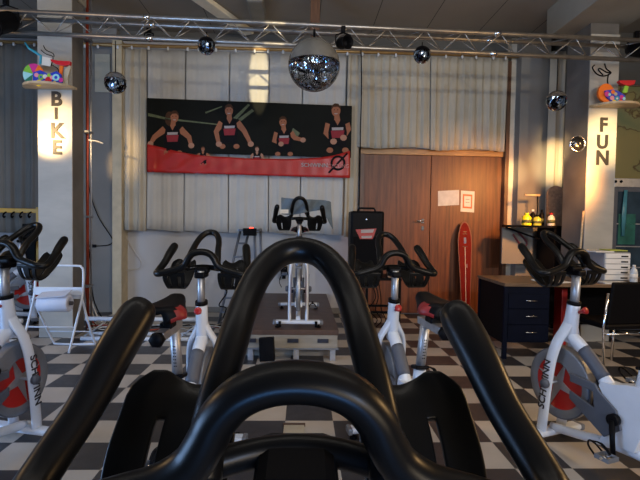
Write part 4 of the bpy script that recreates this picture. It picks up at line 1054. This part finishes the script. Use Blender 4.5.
bottle(551, 0, .042, .155, mat('can_grey', (.5, .5, .5), .35, var=.1), redp, 'grey bottle with a red cap in front of the cork board', Yb - .14)
# wooden rod with holder sticking up among the bottles
o = tag(MB(at(533, 195, Yb + .1)).tube([at(524.5, 195, Yb + .1), at(540, 195.5, Yb + .1)], .014, wood_l, 8).tube([at(537.5, 195.5, Yb + .1), at(537.5, 210, Yb + .1), at(536, 224.5, Yb + .1)], .008, blackm, 8).build('brush'), 'wooden-topped brush standing upright behind the bottles', 'brush')
# cork board
cbp = [(546, 229)] + [(546 + (555.5 - 546) * (1 - math.cos(t)) , 195 - 9 * math.sin(t)) for t in [PI / 2 * k / 6 for k in range(7)]] + [(555.5 + 9.5 * math.sin(t), 195 - 9 * math.cos(t)) for t in [PI / 2 * k / 6 for k in range(1, 7)]] + [(565, 229)]
o = tag(MB(at(555, 229, Yb + .16)).flat(cbp, Yb + .16, .018, cork).build('cork_board'), 'brown round-topped board standing behind the bottles', 'board')
o = tag(MB((at(583, 215, 5.05).x, 5.05, 0)).tube([at(583.6, 211, 5.08), at(581, 240, 5.05), tuple(at(577, 290, 4.98))[:2] + (at(577, 290, 4.98).z,), at(571, 352, 5.3)], .011, wood_l, 10).build('broom_stick'), 'thin wooden stick leaning on the grey side of the right column', 'stick')
o = tag(MB(at(520, 240, 6.1)).tube(smooth_path([tuple(at(x, y, 6.15)) for x, y in [(513, 234), (517, 240), (523, 247), (527, 243), (522, 236), (518, 232)]], 5), .012, mat('maroon_cable', (.12, .02, .03), .5, var=.1), 8).build('hanging_strap'), 'dark red strap hanging under the black cabinet top', 'strap')

# ------------------------------------------------------------------ fridge and map
Yf = 5.45
f0, fz = at(613, 200, Yf).x, at(625, 178.5, Yf).z
fr = empty('glass_door_fridge', 'tall glass-door drinks fridge right of the lettered column', 'fridge', (f0 + .35, Yf, 0))
O = fr.location
MB(O).box2((f0, Yf + .03, .05), (f0 + .70, Yf + .62, fz), greyl, bevel=.01).build('fridge_body', fr)
MB(O).box2((f0, Yf - .02, fz - .10), (f0 + .70, Yf + .03, fz), silver, bevel=.004).build('control_panel', fr)
dr_ = MB(O); zt = fz - .10
dr_.box2((f0, Yf - .01, .08), (f0 + .05, Yf + .03, zt), greyp, bevel=.004).box2((f0 + .65, Yf - .01, .08), (f0 + .70, Yf + .03, zt), greyp, bevel=.004).box2((f0 + .05, Yf - .01, zt - .05), (f0 + .65, Yf + .03, zt), greyp).box2((f0 + .05, Yf - .01, .08), (f0 + .65, Yf + .03, .16), greyp)
dro = dr_.build('door', fr)
MB(O).box2((f0 + .05, Yf + .0, .16), (f0 + .65, Yf + .02, zt - .05), mat('fridge_glass', (.035, .06, .085), .08, var=.5, vscale=4)).build('glass_pane', dro)
MB(O).box2((f0 + .07, Yf - .006, 1.05), (f0 + .27, Yf + .0, 1.40), mat('fridge_green', (.03, .15, .12), .3, var=.4, vscale=9)).build('sticker_panel', dro)
MB(O).tube([at(626, 190, Yf - .02), at(624, 215, Yf - .02), at(623, 236, Yf - .02)], [(.022, .004), (.03, .004), (.02, .004)], mat('reflect_blue', (.08, .28, .36), .3, var=.2), 8, ref=(0, 1, 0)).build('pale_strip', dro)
mb = MB(O)
for z_ in (1.28, 1.02, .78): mb.box2((f0 + .05, Yf - .006, z_), (f0 + .65, Yf - .001, z_ + .012), silver)
mb.build('shelf_edge', dro)
for k in range(2): MB(O).lathe([(0, 0), (.016, 0), (.016, .008), (0, .01)], blackp, Matrix.Translation(at(615.5 + k * 5.5, 181.5, Yf - .02)) @ Matrix.Rotation(R(90), 4, 'X'), 14).build('dial', fr)
def map_mat():
    m, t, b = nt('map_print')
    tc = t.nodes.new('ShaderNodeTexCoord'); n = t.nodes.new('ShaderNodeTexNoise'); n.inputs['Scale'].default_value = 2.5; n.inputs['Detail'].default_value = 8
    r = t.nodes.new('ShaderNodeValToRGB'); e = r.color_ramp.elements
    e[0].color = (.20, .22, .10, 1); e[0].position = .35; e[1].color = (.36, .28, .10, 1); e[1].position = .6
    for p_, c_ in ((.47, (.28, .26, .11, 1)), (.49, (.12, .06, .02, 1)), (.51, (.32, .27, .10, 1))):
        q = e.new(p_); q.color = c_
    t.links.new(tc.outputs['Object'], n.inputs['Vector']); t.links.new(n.outputs[0], r.inputs[0]); t.links.new(r.outputs[0], b.inputs['Base Color'])
    b.inputs['Roughness'].default_value = .45
    return m
mp_ = empty('wall_map', 'yellow-green printed wall map hanging behind the fridge', 'map', at(640, 130, 6.1))
O = mp_.location; q0 = at(612, 85, 6.12); q1 = at(612, 182, 6.12)
MB(O).box2((q0.x, 6.12, q1.z), (q0.x + 1.3, 6.135, q0.z), map_mat()).build('map_sheet', mp_)
MB(O).tube([(q0.x - .02, 6.12, q0.z), (q0.x + 1.32, 6.12, q0.z)], .014, wood_d, 8).build('rod', mp_)

# ------------------------------------------------------------------ left: chair, coat rack, pipes, cables
Yc = 4.6
ca, cb_ = at(33.5, 300, Yc), at(83.5, 300, Yc)
wch = cb_.x - ca.x; cxm = (ca.x + cb_.x) / 2
fc = empty('folding_chair', 'white metal folding chair standing before the left column', 'chair', (cxm, Yc, 0))
w2 = wch / 2
def cz(y, Y=Yc): return at(60, y, Y).z
tf = MB().tube(smooth_path([(-w2 - .075, -.10, .01), (-w2 - .03, -.05, .26), (-w2 + .005, 0, .52), (-w2 + .012, .02, cz(272)), (-w2 + .03, .02, cz(267)), (-w2 + .07, .02, cz(265.8)), (w2 - .07, .02, cz(265.8)), (w2 - .03, .02, cz(267)), (w2 - .01, .02, cz(272)), (w2 - .012, 0, .52), (w2 - .05, -.05, .26), (w2 - .09, -.10, .01)], 4), .011, white, 10)
tf.build('back_frame', fc)
MB().tube(smooth_path([(-w2 - .01, 0, .50), (-w2 + .04, .14, .20), (-w2 + .07, .22, .04), (-w2 + .11, .23, .012), (w2 - .03, .23, .012), (w2 + .005, .22, .04), (w2 - .005, .14, .20), (w2 - .015, 0, .50)], 4), .011, white, 10).build('rear_frame', fc)
MB().tube([(-w2 - .03, -.05, .24), (w2 - .05, -.05, .24)], .007, white, 8).build('stretcher', fc)
MB().tube([(-w2 + .05, .17, .15), (w2, .17, .15)], .007, white, 8).build('stretcher', fc)
MB().box((0, .0, cz(291)), (wch - .005, .018, .075), white, bevel=.006).build('backrest', fc)
MB().box((0, .05, .52), (wch - .06, .04, .06), white, bevel=.006).build('folded_seat', fc)
P = at(55, 303, Yc - .1)
o = empty('paper_roll', 'white paper roll hung over the back of the folding chair', 'paper roll', (P.x, Yc - .10, P.z))
MB().lathe([(.022, -.135), (.074, -.135), (.078, -.13), (.078, .13), (.074, .135), (.022, .135), (.022, -.135)], paperb, Matrix.Rotation(R(90), 4, 'Y'), 28).build('roll', o)
MB().box((0, -.02, .085), (.27, .14, .006), paperb, rot=(R(15), R(-5), 0)).build('loose_sheet', o)
MB().tube([(-.16, 0, 0), (.16, 0, 0)], .018, mat('roll_core', (.05, .05, .06), .6, var=.1), 12).build('core', o)
# coat rack
Yk = 6.25
k0, k1 = at(0, 210, Yk), at(39.5, 210, Yk)
cr_ = empty('coat_rack', 'yellow wooden coat rack with black hooks behind the left column', 'coat rack', (k1.x - .4, Yk, 0))
O = cr_.location
MB(O).box2((k0.x - .5, Yk - .02, at(20, 210, Yk).z - .035), (k1.x, Yk + .02, at(20, 210, Yk).z + .02), yellow, bevel=.004).build('rail', cr_)
MB(O).box2((k1.x - .03, Yk - .03, 0.0), (k1.x, Yk + .03, at(20, 207, Yk).z), yellow, bevel=.004).build('post', cr_)
for x_ in (5.5, 13.5, 22, 30.5, -4):
    P = at(x_, 213.5, Yk - .03)
    MB(O).tube(smooth_path([tuple(P + Vector((0, .02, .02))), tuple(P + Vector((0, -.03, .0))), tuple(P + Vector((0, -.05, -.03))), tuple(P + Vector((0, -.03, -.05))), tuple(P + Vector((0, -.01, -.035)))], 4), .010, blackp, 8).build('hook', cr_)
# dark jacket-like boards behind the left bike
tag(MB((at(29, 250, 6.4).x, 6.4, 0)).box2((at(23, 250, 6.32).x, 6.30, .0), (at(36, 250, 6.32).x, 6.35, at(30, 224, 6.1).z), blackm, bevel=.01).build('upright_board'), 'narrow black upright board standing under the coat rack', 'board')
# pipe
xp = at(87.5, 200, 5.5).x
pp = empty('riser_pipe', 'thin copper-red riser pipe up the wall beside the left column', 'pipe', (xp, 5.5, 0))
MB().tube([(0, 0, 0), (0, 0, CZ)], .016, copper, 12).build('pipe', pp)
MB().tube([(.035, .01, 0), (.035, .01, CZ)], .010, silver, 10).build('conduit', pp)
for z_ in (.5, 1.27, 2.2, 3.2): MB().box((.012, -.03, z_), (.08, .13, .025), greyl, bevel=.004).build('pipe_clip', pp)
def cable(pts, Y, r, m, label, nm='cable'):
    P = [at(x, y, Y) for x, y in pts]
    return tag(MB(P[0]).tube(smooth_path([tuple(p) for p in P], 6), r, m, 6).build(nm), label, 'cable')
cable([(88, 182), (92, 200), (99, 218), (108, 232), (113, 241), (108, 245), (98, 246), (93, 246)], 6.54, .006, blackp, 'thin black cable curving from the pipe to a plug on the grey wall')
o = tag(MB(at(93, 246, 6.545)).box(at(93, 246, 6.545), (.08, .03, .04), blackp, bevel=.006).build('plug'), 'small black plug at the end of the curving black cable', 'plug')
cable([(125, 233), (129, 243), (136, 254), (141, 262), (139, 268), (131, 270), (124, 270)], 6.6, .006, cablew, 'thin pale cable looping on the white wall below the curtain')
cable([(87.5, 140), (96, 141), (103, 143.5)], 5.5, .008, whitep, 'short white cable end sticking out of the pipe')
for k in range(4):
    cable([(86.5 + k * .8, 225 + k * 8), (87.5 + k, 262), (85.5 + k * 2.2, 290), (88 + k * 2.6, 306), (90 + k * 5, 318 + k), (96 + k * 7, 325)], 5.7 - k * .04, .007, [copper, cablew, whitep, blackp][k], ['reddish-brown', 'pale beige', 'white', 'black'][k] + ' cable hanging down beside the left column to the floor')
mb = MB((-1.9, 5.4, 0)); rnd = random.Random(5)
for k in range(5):
    mb.tube(smooth_path([(-2.35 + .24 * q + rnd.uniform(-.05, .05), 5.5 + rnd.uniform(-.12, .12), .02 + .05 * rnd.random()) for q in range(7)], 5), .007, [cablew, blackp, whitep, cablew, copper][k], 6)
tag(mb.build('cable_tangle'), 'tangle of thin cables lying on the floor behind the spare truss', 'cables')

# spare truss on the floor
def floor_truss(x0, x1, Y, label, rz=0):
    o = empty('spare_truss', label, 'truss', (x0, Y, 0), rz)
    L_ = x1 - x0; c3 = [(0, .0, .205), (0, -.11, .022), (0, .11, .022)]
    for c in c3: MB().tube([c, (L_, c[1], c[2])], .022, white, 12).build('chord', o)
    mb = MB(); n = int(L_ / .22)
    for i in range(n):
        for a_, b_ in ((0, 1), (0, 2), (1, 2)):
            p_, q_ = (c3[a_], c3[b_]) if i % 2 else (c3[b_], c3[a_])
            mb.tube([(L_ * i / n, p_[1], p_[2]), (L_ * (i + 1) / n, q_[1], q_[2])], .007, silver, 6)
    mb.build('bracing', o)
    return o
floor_truss(-2.25, -1.02, 5.12, 'white spare truss section lying on the floor before the white wall')
floor_truss(-4.0, -2.82, 4.98, 'white spare truss section lying on the floor at the left edge')

# ------------------------------------------------------------------ stepladder
Yl = 6.0
ladderm = mat('ladder_grey', (0.20, 0.23, 0.28), 0.4, 0.6, var=0.15)
o = empty('stepladder', 'aluminium stepladder standing at the wall behind the second-row bike', 'ladder', (at(246, 300, Yl).x, Yl, 0))
O = o.location
a0, a1 = at(240.5, 230, Yl), at(218, 326, Yl - .25); b0, b1 = at(249, 230, Yl), at(228, 330, Yl - .25)
for p_, q_ in ((a0, a1), (b0, b1)): q_.z = 0.0; MB(O).tube([p_, q_], [(.016, .024)] * 2, ladderm, 8, ref=(0, 1, 0)).build('rail', o)
for k in range(1, 7):
    t = k / 7
    MB(O).tube([a0.lerp(a1, t), b0.lerp(b1, t)], [(.012, .03)] * 2, ladderm, 8, ref=(0, 1, 0)).build('rung', o)
for x_ in (254.5, 260.5):
    p_ = at(x_, 229, Yl + .1); q_ = Vector((p_.x, Yl + .42, .28)); MB(O).tube([p_, q_], .017, ladderm, 8).build('rear_leg', o)
MB(O).box2((a0.x - .02, Yl - .08, a0.z - .015), (at(261, 229, Yl).x, Yl + .12, a0.z + .012), ladderm, bevel=.004).build('top_step', o)
P = at(250, 233.5, Yl - .1)
dv = empty('control_box', 'small black control box with a red light on the stepladder top', 'control box', (P.x, Yl - .12, a0.z - .005))
MB().box((0, 0, .045 - .06), (.16, .06, .09), blackp, bevel=.006).build('case', dv)
m_, t_, b_ = nt('red_led'); b_.inputs['Base Color'].default_value = (1, .05, .03, 1); b_.inputs['Emission Color'].default_value = (1, .08, .04, 1); b_.inputs['Emission Strength'].default_value = 3
MB().box((.02, -.02, .036), (.05, .03, .014), m_, bevel=.003).build('red_light', dv)
o = tag(MB(at(226, 312, Yl - .35)).tube(smooth_path([tuple(at(x, y, Yl - .3)) for x, y in [(228, 262), (222, 285), (227, 292), (219, 305), (226, 308), (223, 318)]], 6), .008, blackp, 6).build('cable'), 'black cable hanging down the stepladder rail', 'cable')
cable([(361, 47), (361.5, 90), (360.5, 130), (360, 170), (359, 215)], 6.38, .008, blackp, 'black cable hanging straight down at the left edge of the curtain above the door')
# small device hanging on the wall by the stage
P = at(284, 271, 6.5)
o = empty('wall_phone', 'small black device with hanging cord on the white wall behind the stage bike', 'device', P)
MB().box((0, .05, 0), (.09, .18, .12), blackp, bevel=.015).box((0, .0, -.07), (.05, .05, .07), blackp, bevel=.01).build('case', o)
MB().tube(smooth_path([(-.03, 0, -.05), (-.06, -.01, -.14), (-.03, 0, -.22)], 5), .005, blackp, 6).build('cord', o)
